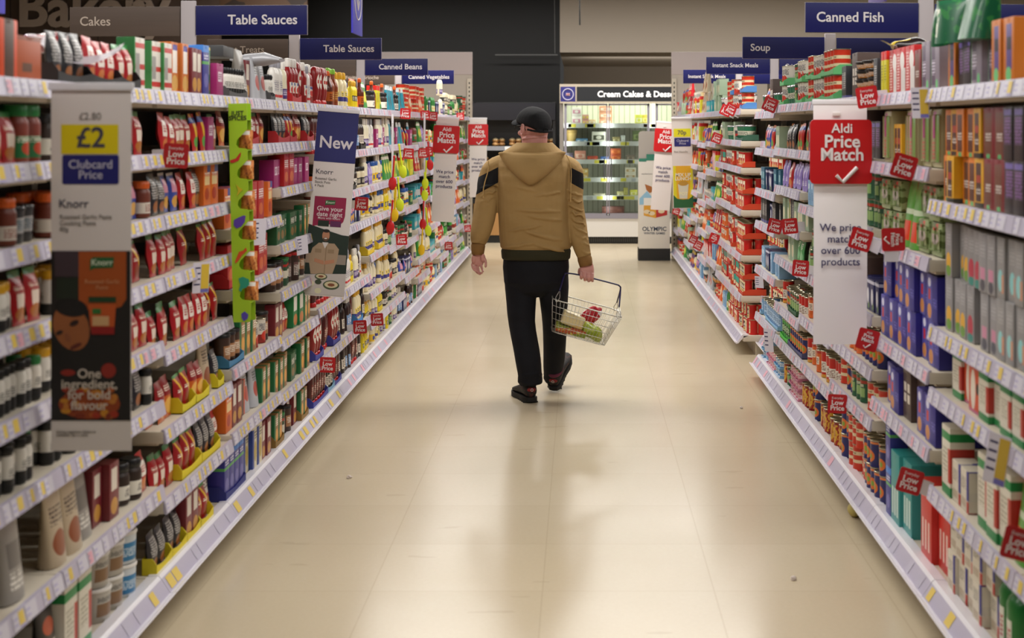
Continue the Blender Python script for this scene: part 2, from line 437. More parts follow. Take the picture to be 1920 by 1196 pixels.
def tray(n, wd, d, h, mat):
    """open shelf tray with a cut-down scalloped front"""
    bm = bmesh.new(); t = .003
    box(bm, -d / 2, d / 2, -wd / 2, wd / 2, 0, t)
    for s in (-1, 1):
        y0 = s * wd / 2; y1 = y0 - s * t
        pts = [(-d / 2, 0), (d / 2, 0), (d / 2, h * .62), (d * .2, h), (-d / 2, h)]
        a = [bm.verts.new((x, y0, z)) for x, z in pts]; b = [bm.verts.new((x, y1, z)) for x, z in pts]
        bm.faces.new(a if s < 0 else a[::-1]); bm.faces.new(b[::-1] if s < 0 else b)
        for i in range(5): bm.faces.new((a[i], b[i], b[(i + 1) % 5], a[(i + 1) % 5]))
    ys = [-wd / 2 + wd * k / 8 for k in range(9)]; zs = [h * (.62 - .2 * math.sin(math.pi * k / 8)) for k in range(9)]
    for x in (d / 2, d / 2 - t):
        for k in range(8): quad(bm, ((x, ys[k], 0), (x, ys[k + 1], 0), (x, ys[k + 1], zs[k + 1]), (x, ys[k], zs[k])))
    for k in range(8): quad(bm, ((d / 2, ys[k], zs[k]), (d / 2, ys[k + 1], zs[k + 1]), (d / 2 - t, ys[k + 1], zs[k + 1]), (d / 2 - t, ys[k], zs[k])))
    box(bm, -d / 2, -d / 2 + t, -wd / 2 + t, wd / 2 - t, 0, h)
    return finish(bm, n, mat, 30), None

# key: (name, category, description, builder, (width, depth, height), base colour, pattern, extra)
B_, W_, K_ = 'b01218', 'e8e4da', '17181a'
PK = {
 # sachets
 'sr': ('recipe_sachet', 'sachet', 'red recipe sachet with green top', sachet, (.088, .032, .142), 'a01019', [('t', .15, .85, .62, .72, 'f0e0d0'), ('r', .25, .75, .3, .58, 'e8d8c8'), ('o', .5, .2, .38, .13, 'b06a28'), ('z', .88, 1, '2b7a3a')]),
 'sy': ('recipe_sachet', 'sachet', 'red recipe sachet with yellow flash', sachet, (.088, .032, .142), '98151a', [('s', 1.2, 1.1, .1, 'e3b428'), ('o', .5, .25, .35, .16, '8a3a18'), ('t', .2, .8, .5, .6, 'f0e8d8'), ('z', .93, 1, '3a8a3a')]),
 'sw': ('recipe_sachet', 'sachet', 'red and white recipe sachet', sachet, (.088, .032, .142), 'aa141c', [('r', .2, .8, .42, .8, 'eee6dc'), ('o', .5, .22, .36, .15, 'c8702c'), ('t', .28, .72, .5, .72, 'b01218')]),
 'so': ('recipe_sachet', 'sachet', 'orange recipe sachet with food picture', sachet, (.09, .032, .142), 'c25a18', [('z', .55, 1, '8c1418'), ('o', .5, .3, .4, .2, 'e8b050'), ('t', .15, .85, .66, .8, 'f0e0d0')]),
 'sk': ('recipe_sachet', 'sachet', 'black recipe sachet with grey print', sachet, (.09, .032, .142), '1e1e24', [('t', .15, .85, .4, .9, 'b8b4b0'), ('o', .5, .2, .35, .14, '9a5a2a')]),
 'sb': ('recipe_sachet', 'sachet', 'blue recipe sachet with pink label', sachet, (.09, .032, .142), '31479a', [('r', .2, .8, .5, .85, 'd890a8'), ('o', .5, .25, .38, .16, 'd8a040'), ('z', .93, 1, 'd8d0d0')]),
 'sp': ('sauce_sachet', 'sachet', 'purple sauce sachet', sachet, (.085, .025, .15), '8c78c0', [('r', .2, .8, .5, .8, 'c0b0e0'), ('t', .2, .8, .2, .4, 'e8e4f0')]),
 'sg': ('sauce_sachet', 'sachet', 'green sauce sachet', sachet, (.09, .028, .16), '4f9a5c', [('o', .5, .35, .4, .2, '8cc894'), ('t', .2, .8, .6, .82, 'e8f0e0')]),
 'sm': ('noodle_sachet', 'sachet', 'red and yellow striped noodle sachet', sachet, (.08, .03, .15), 'b0201c', [('s', .7, .5, .12, 'e0b030'), ('z', .75, .9, '283a8c'), ('o', .5, .25, .35, .14, '50a048')]),
 # jars and little pots
 'jg': ('spice_jar', 'jar', 'spice jar with green cap', jar, (.043, .043, .116), 'e4e0d6', [('z', 0, .34, '191a1a'), ('t', .1, .9, .4, .62, '50504c')], CAPG),
 'jk': ('spice_jar', 'jar', 'spice jar with black cap', jar, (.043, .043, .116), 'dcd8d0', [('z', 0, .36, '191a1a'), ('t', .1, .9, .4, .62, '50504c')], CAPK),
 'jy': ('spice_jar', 'jar', 'spice jar with yellow cap', jar, (.05, .05, .118), 'e0dcd4', [('z', 0, .3, '1a1a1a'), ('t', .1, .9, .4, .6, '605c54')], CAPY),
 'js': ('sauce_jar', 'jar', 'pasta sauce jar with green lid', jar, (.078, .078, .15), '7a2a16', [('r', 0, 1, .1, .55, '1d6a38'), ('o', .5, .3, .3, .14, 'b84020'), ('t', .1, .9, .42, .54, 'e8e4d0')], CAPG),
 'jo': ('paste_jar', 'jar', 'brown paste jar with orange lid', jar, (.068, .068, .12), '6a2c1a', [('z', .15, .5, 'd8cfc2'), ('t', .1, .9, .2, .45, '8a3018')], CAPO),
 'jd': ('pickle_jar', 'jar', 'dark pickle jar with white label', jar, (.075, .075, .13), '2c1d16', [('z', .16, .56, 'e2ddd0'), ('t', .15, .85, .24, .48, '3a3030')], CAPK),
 'jm': ('mayonnaise_jar', 'jar', 'cream mayonnaise jar with blue lid', jar, (.082, .082, .15), 'e6dcb8', [('z', .15, .55, 'e0b828'), ('r', .2, .8, .24, .46, '28408c')], CAPB),
 'jt': ('tartare_jar', 'jar', 'cream sauce jar with black lid', jar, (.07, .07, .13), 'd8ccac', [('z', .14, .56, '2c2a28'), ('t', .1, .9, .24, .48, 'e8e0c8')], CAPK),
 'pt': ('stock_pot', 'pot', 'dark stock pot with grey label', tub, (.085, .085, .095), '2b2a2c', [('z', .3, .75, 'a9a6a4'), ('t', .1, .9, .36, .7, '3a5a68')], CAPK),
 # cartons
 'cg': ('stock_carton', 'carton', 'green stock cube carton', carton, (.11, .07, .13), '1f5a34', [('r', .15, .85, .55, .85, '0f3a20'), ('t', .2, .8, .6, .8, 'e8e8d8'), ('o', .5, .3, .3, .16, '8a6a3a')]),
 'co': ('stock_carton', 'carton', 'orange stock carton with blue corner', carton, (.11, .08, .16), 'd6661c', [('r', .5, 1, .82, 1, '2a3a90'), ('r', .15, .85, .5, .72, 'e8c890'), ('o', .45, .28, .3, .15, 'b03018'), ('t', .15, .85, .74, .82, 'f0e8e0')]),
 'cr': ('stock_carton', 'carton', 'red stock carton with white lettering', carton, (.12, .08, .17), 'b0141c', [('t', .1, .9, .55, .8, 'f0e8e4'), ('o', .5, .28, .34, .16, 'd06030')]),
 'cp': ('stock_carton', 'carton', 'magenta stock carton', carton, (.1, .07, .13), 'a0246c', [('r', .2, .8, .45, .75, 'e0c8d8'), ('t', .25, .75, .5, .7, '801850')]),
 'cs': ('stuffing_carton', 'carton', 'white and red stuffing carton', carton, (.11, .06, .17), 'dcd6cc', [('z', .1, .2, 'c02420'), ('z', .4, .5, 'c02420'), ('z', .8, .9, 'c02420'), ('r', .1, .5, .25, .7, '9a9894'), ('r', 0, .08, 0, 1, '3a8a48')]),
 'cu': ('stuffing_carton', 'carton', 'orange stuffing carton with white panel', carton, (.1, .05, .18), 'c8702c', [('r', .2, .8, .4, .88, 'eee8e0'), ('o', .5, .2, .4, .16, 'd8a858'), ('r', .2, .8, .84, .95, '4a4aa0')]),
 'ce': ('stuffing_carton', 'carton', 'green stuffing carton with white panel', carton, (.12, .05, .19), '187a40', [('r', .15, .85, .45, .85, 'ece8e0'), ('o', .5, .2, .4, .16, 'd07828'), ('z', .94, 1, 'd8c020')]),
 'cm': ('stuffing_carton', 'carton', 'maroon carton with cream panel', carton, (.09, .05, .17), '74222a', [('r', .2, .8, .5, .9, 'dcd2c4'), ('o', .5, .22, .36, .15, 'c89038')]),
 'cb': ('gravy_carton', 'carton', 'blue carton with green stripe', carton, (.085, .07, .19), '33358c', [('z', .62, .68, '58a858'), ('z', .86, 1, '3f80d0'), ('t', .15, .85, .72, .84, 'd8d8e8'), ('o', .5, .3, .32, .14, '6a68b0')]),
 'cq': ('gravy_carton', 'carton', 'red topped blue and cream carton', carton, (.09, .07, .22), 'd8cfae', [('z', .84, 1, 'c01c20'), ('r', 0, .35, 0, .8, '28408c'), ('o', .6, .35, .3, .2, 'b8a040'), ('t', .4, .95, .6, .78, '504a3a')]),
 'cw': ('soup_carton', 'carton', 'brown and green soup carton', carton, (.09, .05, .15), '9a6a34', [('r', 0, .3, 0, 1, '1f6a3c'), ('o', .6, .35, .3, .2, 'e0a040'), ('t', .35, .95, .65, .9, 'f0e8d8')]),
 'cn': ('biscuit_carton', 'carton', 'navy carton with orange biscuit picture', carton, (.15, .1, .155), '262080', [('r', .0, .5, 0, 1, '4a48a4'), ('o', .25, .2, .2, .16, 'd08a48'), ('r', .15, .35, .45, .68, 'c02030'), ('o', .25, .82, .14, .1, 'd8d8f0'), ('t', .6, .95, .3, .5, '6a68c0')]),
 'ct': ('noodle_carton', 'carton', 'teal carton with pale bars', carton, (.15, .12, .27), '2f8f8c', [('r', .12, .3, .12, .5, 'c8dcd4'), ('r', .4, .58, .12, .5, 'c8dcd4'), ('r', .68, .86, .12, .5, 'c8dcd4')]),
 'cd': ('noodle_carton', 'carton', 'bright red carton with pale bars', carton, (.16, .14, .27), 'c8281e', [('r', .12, .25, .12, .5, 'e8c8bc'), ('r', .4, .53, .12, .5, 'e8c8bc'), ('r', .68, .81, .12, .5, 'e8c8bc')]),
 'cy': ('pasta_carton', 'carton', 'grey pasta carton with yellow lemon picture', carton, (.085, .07, .172), '8d8b8c', [('o', .5, .28, .35, .18, 'e0a828'), ('o', .5, .12, .35, .1, '6a9a30'), ('t', .2, .8, .6, .85, 'a8a6a8')]),
 'cz': ('pasta_carton', 'carton', 'grey pasta carton with pink picture', carton, (.085, .07, .172), '908e90', [('r', .2, .8, .22, .42, 'cc88a4'), ('o', .5, .12, .3, .1, '4a4a58'), ('t', .2, .8, .6, .85, 'aaa8aa')]),
 'cx': ('pasta_carton', 'carton', 'grey pasta carton with red picture', carton, (.085, .07, .172), '8b898a', [('o', .5, .28, .36, .2, 'b83048'), ('o', .5, .08, .36, .08, '2a8a80'), ('t', .2, .8, .6, .85, 'a6a4a6')]),
 'cv': ('pasta_carton', 'carton', 'grey pasta carton with teal picture', carton, (.085, .07, .172), '8f8d8d', [('o', .5, .3, .3, .18, '90d0d0'), ('r', .65, .9, .1, .4, 'd09070'), ('t', .2, .8, .6, .85, 'a8a6a6')]),
 'cA': ('coffee_carton', 'carton', 'yellow edged brown coffee carton', carton, (.095, .06, .148), 'd8a018', [('r', .15, .75, .12, .9, '4a2c22'), ('r', .2, .7, .5, .65, 'a03828'), ('t', .2, .7, .25, .4, 'd0c8c0'), ('z', 0, .1, '30302a')]),
 'cB': ('coffee_carton', 'carton', 'orange edged brown coffee carton', carton, (.095, .06, .148), 'd8781c', [('r', .15, .8, .1, .88, '5a3224'), ('t', .2, .75, .35, .5, 'd8d0c8'), ('r', .3, .7, 0, .09, '58b070')]),
 'cC': ('coffee_carton', 'carton', 'maroon coffee carton with brown panel', carton, (.11, .06, .148), '7a1620', [('r', .1, .75, .1, .9, '6a3a28'), ('t', .2, .7, .35, .5, 'd8d0c8'), ('r', .3, .6, 0, .09, '58b070')]),
 'cD': ('coffee_carton', 'carton', 'dark coffee carton with purple print', carton, (.1, .06, .148), '241a20', [('t', .15, .85, .3, .8, '8a60a0'), ('r', .1, .9, .84, .95, '6a5aa0')]),
 'cE': ('tea_carton', 'carton', 'grey and lilac tea carton with green edge', carton, (.12, .08, .17), '8a7f8c', [('r', .06, .5, .1, .92, '5a4860'), ('r', 0, .05, 0, 1, '9ad0a0'), ('t', .1, .5, .3, .6, 'd8d0e0'), ('o', .7, .12, .12, .1, '70c880')]),
 'cF': ('tea_carton', 'carton', 'orange and purple tea carton', carton, (.1, .08, .18), 'c8701c', [('r', .3, .8, .2, .9, '5a4888'), ('o', .5, .12, .25, .12, '70c880'), ('r', .35, .75, .5, .7, '2a2430')]),
 'cG': ('rice_carton', 'carton', 'white carton with blue and red stripes', carton, (.1, .07, .128), 'd8d0be', [('r', .8, 1, .3, 1, '2c2a88'), ('r', .8, 1, 0, .28, 'b8241c'), ('t', .1, .7, .5, .8, '8a8478'), ('r', .1, .7, .1, .3, 'b8a890')]),
 'cH': ('rice_carton', 'carton', 'white and green carton', carton, (.11, .08, .22), 'dcd6c6', [('z', 0, .14, '208a48'), ('z', .8, .92, '208a48'), ('r', .75, 1, .2, .7, 'b83428'), ('t', .1, .7, .3, .7, 'a8a28e')]),
 'cI': ('rice_carton', 'carton', 'orange carton with white figure', carton, (.13, .1, .17), 'd24a1c', [('o', .4, .45, .22, .4, 'e8dccc'), ('o', .8, .5, .12, .12, '201818'), ('z', .0, .06, 'c05080')]),
 'cJ': ('rice_carton', 'carton', 'brown carton with white squares', carton, (.13, .1, .2), '4c3a34', [('r', .12, .42, .5, .66, 'd8d0c4'), ('r', .12, .42, .3, .46, 'd8d0c4'), ('r', .55, .85, .5, .66, 'd8d0c4'), ('r', .55, .85, .3, .46, 'd8d0c4')]),
 'cK': ('cracker_carton', 'carton', 'red and white carton with white bowl', carton, (.15, .09, .17), 'c41a1e', [('r', .55, 1, 0, .55, 'dcd8d4'), ('t', .08, .4, .1, .9, 'f0d8d4'), ('o', .7, .7, .25, .2, 'e8e4e0')]),
 'cL': ('cracker_carton', 'carton', 'yellow carton with red top', carton, (.05, .07, .17), 'd8d020', [('z', .8, 1, 'd02018'), ('t', .1, .9, .3, .7, '908818')]),
 'cM': ('fish_carton', 'carton', 'light blue fish carton', carton, (.08, .1, .13), '7fa9cc', [('r', .15, .5, .65, .85, 'dce8f0'), ('t', .15, .85, .2, .5, '4a78a8')]),
 'cN': ('fish_carton', 'carton', 'dark teal fish carton', carton, (.09, .09, .14), '24607c', [('r', .2, .8, .5, .8, '8ab8c0'), ('t', .2, .8, .2, .4, 'd0e0e0')]),
 'cO': ('fish_carton', 'carton', 'navy fish carton with white figure', carton, (.08, .09, .13), '22265c', [('o', .5, .45, .25, .25, 'dcdce4'), ('z', .85, .95, 'c8c8d8'), ('o', .7, .15, .15, .1, '7a9a50')]),
 'cP': ('fish_carton', 'carton', 'black fish carton', carton, (.07, .09, .15), '26262c', [('t', .2, .8, .3, .8, 'c8c4c0'), ('z', .0, .12, '5a5a94')]),
 'cQ': ('snack_carton', 'carton', 'pale green snack carton', carton, (.1, .08, .14), '9fb59a', [('o', .5, .4, .35, .25, 'd8d0b0'), ('t', .1, .9, .65, .85, '4a6a58')]),
 'cR': ('box', 'box', 'orange cardboard box', carton, (.17, .14, .115), 'b0542c', [('r', .2, .6, .2, .4, '6a4a3a'), ('z', .9, 1, '8a4428')]),
 'cS': ('box', 'box', 'brown cardboard box', carton, (.17, .14, .10), '8a6c48', [('r', .3, .9, .25, .6, '5a4a34')]),
 'cT': ('box', 'box', 'blue printed cardboard box', carton, (.13, .12, .07), '3d7a98', [('p', 6.0, .52, '25546c')]),
 'cU': ('box', 'box', 'red edged dark box', carton, (.12, .12, .15), '4a3020', [('r', 0, .25, 0, 1, 'd84a18'), ('r', .8, 1, 0, 1, 'd84a18')]),
 'cV': ('teal_pack', 'carton', 'turquoise pack with orange dots', carton, (.12, .1, .11), '2a9ca8', [('o', .3, .4, .18, .2, 'e0a078'), ('o', .75, .4, .14, .2, 'c8dce8'), ('z', .88, 1, '1a7a90')]),
 'cW': ('cereal_bar_carton', 'carton', 'lime and yellow carton', carton, (.12, .08, .12), 'c8d048', [('o', .5, .45, .35, .3, '3a8a48'), ('z', .85, 1, 'e8e060')]),
 # pouches and bags
 'pr': ('rice_pouch', 'pouch', 'red and white rice pouch', pouch, (.13, .06, .2), 'b82028', [('r', .15, .85, .35, .75, 'e4dcd4'), ('t', .2, .8, .45, .7, '5a3a3a'), ('o', .5, .18, .4, .12, 'c88a48')]),
 'pk': ('rice_pouch', 'pouch', 'black rice pouch with white label', pouch, (.13, .06, .2), '2b2826', [('r', .2, .8, .2, .5, 'd8d2c8'), ('o', .5, .7, .3, .12, 'b84c28')]),
 'pb': ('rice_pouch', 'pouch', 'beige rice pouch', pouch, (.13, .06, .2), 'b8a68c', [('o', .5, .3, .35, .18, '8a4828'), ('t', .15, .85, .55, .8, '4a3c34')]),
 'pg': ('rice_pouch', 'pouch', 'grey rice pouch', pouch, (.14, .07, .21), '8f8a84', [('r', .2, .8, .4, .7, '6a6662'), ('t', .2, .8, .15, .35, 'd8d4cc')]),
 'ps': ('seasoning_pouch', 'pouch', 'silver pouch with red print', pouch, (.12, .05, .19), 'b4b6bc', [('o', .5, .4, .3, .18, 'b03830'), ('t', .2, .8, .6, .8, '4a4a50')]),
 'pn': ('pasta_pouch', 'pouch', 'green pouch with red label', pouch, (.14, .07, .24), '58983c', [('r', .2, .85, .1, .4, 'd8401c'), ('z', .5, .58, 'c8d8b8'), ('r', 0, .15, 0, 1, 'c84420')]),
 'px': ('coffee_bag', 'bag', 'dark green bag with white label', pouch, (.2, .12, .22), '0f5a38', [('r', .0, .2, .15, .8, 'd8dcc8'), ('p', 5.0, .6, '2c7a3c')]),
 'pa': ('snack_bag', 'bag', 'purple and orange snack bag', pouch, (.12, .06, .18), '53307c', [('o', .5, .4, .35, .2, 'e08028'), ('z', .8, .95, 'd8c030')]),
 'pf': ('snack_bag', 'bag', 'orange snack bag', pouch, (.13, .06, .19), 'd86020', [('o', .5, .45, .35, .2, 'e8d0b0'), ('z', .78, .9, 'b02820')]),
 'pv': ('snack_bag', 'bag', 'green and lime snack bag', pouch, (.12, .06, .18), '3c8c3c', [('o', .5, .45, .35, .22, 'd8d848'), ('z', .8, .92, 'e8e8d8')]),
 'pz': ('teal_pouch', 'pouch', 'turquoise pouch with white top', pouch, (.12, .05, .19), '2f93a8', [('z', .82, 1, 'dce4e8'), ('o', .5, .4, .3, .2, '3a6a78')]),
 # tubs and bottles
 'tw': ('drink_tub', 'tub', 'white tub with blue label', tub, (.125, .125, .104), 'cfd6dc', [('z', .12, .72, '2f7fb4'), ('t', .1, .9, .25, .55, 'd8e8f0')], CAPW, .93),
 'tg': ('drink_tub', 'tub', 'grey tub with brown label', tub, (.12, .12, .104), 'b9b4aa', [('r', .1, .7, .2, .6, '8a6848'), ('t', .1, .9, .65, .8, '5a5a58')], CAPW, .93),
 'td': ('drink_tub', 'tub', 'black tub with white print', tub, (.11, .11, .14), '2c2826', [('z', .3, .6, '4c4440'), ('t', .1, .9, .3, .6, 'd8d4cc')], CAPK, .95),
 'gd': ('gravy_drum', 'drum', 'dark brown gravy drum', tub, (.085, .085, .13), '3a2218', [('r', .1, .9, .25, .7, 'a8744c'), ('t', .15, .85, .4, .65, 'e8dccc')], CAPK, .99),
 'gg': ('gravy_drum', 'drum', 'green gravy drum with white label', tub, (.085, .085, .13), '1d4a30', [('r', .1, .9, .3, .6, 'd8d2c0'), ('z', .75, .85, 'b02420')], CAPG, .99),
 'gr': ('gravy_drum', 'drum', 'gravy drum with bright red lid', tub, (.085, .085, .14), '38201a', [('r', .1, .9, .3, .7, '6a4a48'), ('t', .1, .9, .2, .6, 'e0d8d0')], CAPR, .99),
 'bk': ('ketchup_bottle', 'bottle', 'red ketchup bottle with white cap', bottle, (.075, .055, .215), '8e0f12', [('r', .15, .85, .25, .55, 'e4dcd0'), ('o', .5, .34, .26, .1, 'c02018'), ('r', .3, .7, .46, .54, '2a4a90')], CAPW),
 'bu': ('ketchup_bottle', 'bottle', 'upside down red ketchup bottle', bottle, (.08, .055, .21), '8a1012', [('o', .5, .55, .36, .22, 'e4dcd0'), ('r', .25, .75, .5, .6, 'b81c18')], CAPR, 'upside'),
 'bh': ('hot_sauce_bottle', 'bottle', 'orange hot sauce bottle with lime cap', bottle, (.06, .06, .22), '8a3c10', [('r', .0, 1, .14, .46, '9a4a1c'), ('t', .1, .9, .18, .42, 'd8b060')], CAPL, 'neck'),
 'bo': ('hot_sauce_bottle', 'bottle', 'brown sauce bottle with orange cap', bottle, (.06, .06, .2), '5a2410', [('z', .15, .45, 'c06020'), ('t', .1, .9, .2, .4, '301808')], CAPO, 'neck'),
 'bb': ('barbecue_bottle', 'bottle', 'dark red barbecue sauce bottle', bottle, (.075, .055, .2), '4a0f0c', [('r', .2, .8, .2, .58, '701c18'), ('t', .25, .75, .28, .52, 'd8c0b0')], CAPR, 'upside'),
 'bd': ('brown_sauce_bottle', 'bottle', 'dark brown sauce bottle', bottle, (.07, .055, .2), '241410', [('r', .1, .9, .2, .55, 'd8cfc0'), ('t', .2, .8, .25, .5, '3a2a24')], CAPK),
 'bp': ('brown_sauce_bottle', 'bottle', 'brown sauce bottle with blue label', bottle, (.065, .055, .21), '2a1512', [('r', .1, .9, .15, .55, '7898c0'), ('t', .2, .8, .25, .45, 'e8e8f0')], CAPW),
 'bm': ('mayonnaise_bottle', 'bottle', 'cream mayonnaise squeezy bottle', bottle, (.075, .055, .21), 'e2d6b0', [('z', .2, .36, '3a3a80'), ('r', .15, .85, .36, .55, 'e8d060'), ('t', .2, .8, .4, .5, '404048')], CAPY),
 'by': ('mustard_bottle', 'bottle', 'yellow mustard bottle', bottle, (.06, .05, .17), 'e0c818', [('r', .15, .85, .3, .55, '303030'), ('t', .2, .8, .34, .5, 'e8e0c0')], CAPY),
 'bw': ('salad_cream_bottle', 'bottle', 'white sauce bottle with grey cap', bottle, (.065, .05, .2), 'dedad4', [('z', .12, .2, 'd04040'), ('t', .15, .85, .3, .6, '8a8694')], M('9a9aa4', .35)),
 'bt': ('salad_cream_bottle', 'bottle', 'cream bottle with purple label', bottle, (.065, .05, .2), 'e6dfc4', [('r', .05, .95, .1, .4, '54407c'), ('t', .1, .9, .2, .35, 'e0d8e8')], CAPW),
 'bz': ('squeezy_bottle', 'bottle', 'turquoise bottle', bottle, (.08, .06, .22), '2a9ab0', [('r', .15, .85, .2, .5, 'c8e4ec'), ('t', .2, .8, .28, .45, '206878')], CAPW),
 'bg': ('squeezy_bottle', 'bottle', 'green bottle with yellow cap', bottle, (.075, .055, .2), '2c7a34', [('r', .15, .85, .2, .5, 'd8e0b0'), ('o', .5, .35, .25, .1, 'd8a030')], CAPY),
 'bG': ('large_green_bottle', 'bottle', 'large bright green bottle with white label', bottle, (.12, .1, .235), '14702c', [('r', .3, .7, .1, .62, 'd8d8c8'), ('t', .34, .66, .2, .5, 'b02020')], CAPG, 'squat'),
 # tins
 'tr': ('bean_tin', 'tin', 'red bean tin with pale label', tin, (.075, .075, .11), 'b81814', [('r', .12, .78, .12, .82, 'e4d4b0'), ('r', .2, .7, .18, .74, 'b83028'), ('o', .45, .3, .2, .14, 'd8b050'), ('r', .2, .7, .58, .74, 'f0e8d8')]),
 'tk': ('bean_tin', 'tin', 'red bean tin with black and gold label', tin, (.075, .075, .11), 'b81612', [('r', .12, .82, .1, .86, 'e0cfa8'), ('o', .47, .66, .26, .1, '1a1a18'), ('r', .22, .72, .42, .56, 'b0b0b0'), ('r', .2, .74, .36, .42, '1a1a18'), ('r', .22, .72, .16, .32, 'b89030')]),
 'tq': ('bean_tin', 'tin', 'red bean tin with turquoise label', tin, (.075, .075, .11), 'b01814', [('r', .1, .8, .4, .8, '2a9a88'), ('r', .15, .75, .12, .36, 'd8cfa8')]),
 'tm': ('tomato_tin', 'tin', 'white and red tomato tin', tin, (.075, .075, .11), 'd6d0c4', [('z', .0, .36, '8a2a20'), ('t', .1, .9, .5, .8, '404050'), ('o', .5, .3, .3, .2, 'c83828')]),
 'te': ('tomato_tin', 'tin', 'red and cream banded tin', tin, (.085, .085, .115), 'c0321c', [('z', .3, .42, 'd8c8a0'), ('z', .6, .74, 'd8c8a0'), ('t', .2, .8, .62, .72, '604030')]),
 'tn': ('soup_tin', 'tin', 'navy soup tin with orange bowl', tin, (.075, .075, .11), '23255e', [('r', .0, .3, .2, .95, 'd8cfc4'), ('o', .6, .4, .28, .22, 'd06a28'), ('o', .6, .4, .14, .1, '7a9a38'), ('z', .86, .94, 'd87838')]),
 'tl': ('soup_tin', 'tin', 'light blue soup tin', tin, (.07, .07, .1), '6f93b8', [('r', .15, .85, .25, .7, 'a8c4dc'), ('t', .2, .8, .35, .65, '3a5a80')]),
 'to': ('soup_tin', 'tin', 'orange soup tin with white label', tin, (.075, .075, .11), 'd0642c', [('r', .2, .85, .35, .7, 'e8dcc8'), ('z', .85, .95, 'b02820'), ('t', .25, .8, .4, .65, '503020')]),
 'tp': ('fish_tin', 'tin', 'pink tinned fish', tin, (.085, .085, .05), 'c87888', [('z', .3, .7, 'e8c8cc'), ('t', .1, .9, .35, .65, '803040')]),
 'tb': ('fish_tin', 'tin', 'blue tinned fish', tin, (.085, .085, .05), '4a80ac', [('z', .3, .7, 'c8d8e4'), ('t', .1, .9, .35, .65, '204060')]),
 'tG': ('pea_tin', 'tin', 'dark green tin', tin, (.075, .075, .11), '27573a', [('r', .15, .85, .2, .55, '88a868'), ('z', .72, .84, 'a03828'), ('t', .2, .8, .6, .7, 'e0dcc0')]),
 'tL': ('pea_tin', 'tin', 'bright green tin', tin, (.075, .075, .11), '3fa040', [('r', .15, .85, .3, .75, '1d3a24'), ('t', .2, .8, .4, .7, 'c8e8b8')]),
 'tR': ('curry_tin', 'tin', 'red and gold curry tin', tin, (.075, .075, .12), '9a1e16', [('p', 7.0, .5, 'd0a030'), ('z', .86, 1, '80180f'), ('z', .0, .1, '80180f')]),
 'tU': ('curry_tin', 'tin', 'red topped tin with white label', tin, (.07, .07, .13), 'b8241c', [('z', .2, .6, 'e0dcd0'), ('t', .1, .9, .25, .55, '6a3020'), ('z', .0, .12, 'c89038')]),
 'np': ('noodle_pot', 'pot', 'black noodle pot with orange side', tub, (.1, .1, .085), '25211e', [('r', .4, 1, .25, .6, 'c07a24'), ('t', .05, .9, .6, .8, 'c8c4bc')], FOIL, .75),
 'nb': ('noodle_bowl', 'bowl', 'black noodle bowl with orange side', tub, (.13, .13, .038), '25211e', [('r', .35, 1, .2, .7, 'c07a24'), ('t', .05, .9, .3, .7, 'c8c4bc')], CAPK, .8),
 'nw': ('noodle_pot', 'pot', 'white and red noodle pot', tub, (.1, .1, .11), 'dcd8d2', [('z', .2, .5, 'c02c24'), ('o', .5, .6, .3, .15, '3a3a40')], FOIL, .78),
 'ng': ('noodle_pot', 'pot', 'green noodle pot', tub, (.1, .1, .11), '1e6848', [('z', .35, .65, 'd8d4c0'), ('t', .1, .9, .4, .6, '204030')], FOIL, .78),
 # multipacks
 'mg': ('multipack', 'multipack', 'clear wrapped green multipack', multipack, (.16, .12, .118), '8fa06c', [('r', .3, .7, .75, .95, 'c84438'), ('r', .2, .8, .35, .65, 'b8aca4'), ('p', 4.0, .56, '5a6a38')]),
 'mp': ('multipack', 'multipack', 'green and pink multipack', multipack, (.13, .12, .2), 'a8a078', [('r', .2, .5, .5, .95, 'b03880'), ('r', .55, .9, .1, .9, '6a9a48'), ('t', .1, .5, .15, .45, 'c86060')]),
}
PROD = {}
def product(key):
    if key not in PROD:
        d = PK[key]; nm, ca, desc, fn, dims, base, pat = d[:7]
        mat = pack(nm, base, pat, .3 if fn in (sachet, pouch, multipack, bottle, tin) else .42)
        me, part = fn(nm, *dims, mat, *d[7:])
        PROD[key] = (nm, ca, desc, dims, me, part)
    return PROD[key]
def put(key, loc, rotz, label, group, part=True, tilt=(0, 0), sc=1.0):
    nm, ca, desc, dims, me, pt = product(key)
    rot = (tilt[0], tilt[1], rotz)
    if pt and part:
        o = thing(nm, label, ca, loc, rot, group); obj('body', me, o); obj(pt[0], pt[1], o)
    else: o = tag(obj(nm, me, None, loc, rot), label, ca, group)
    if sc != 1: o.scale = (1, 1, sc)
    return o
TRAYS = {}
def put_tray(wd, d, h, col, loc, rotz, label, group):
    k = (round(wd, 2), round(d, 2), h, col)
    if k not in TRAYS: TRAYS[k] = tray('display_tray', wd, d, h, M(col, .6))[0]
    return tag(obj('display_tray', TRAYS[k], None, loc, (0, 0, rotz)), label, 'tray', group)
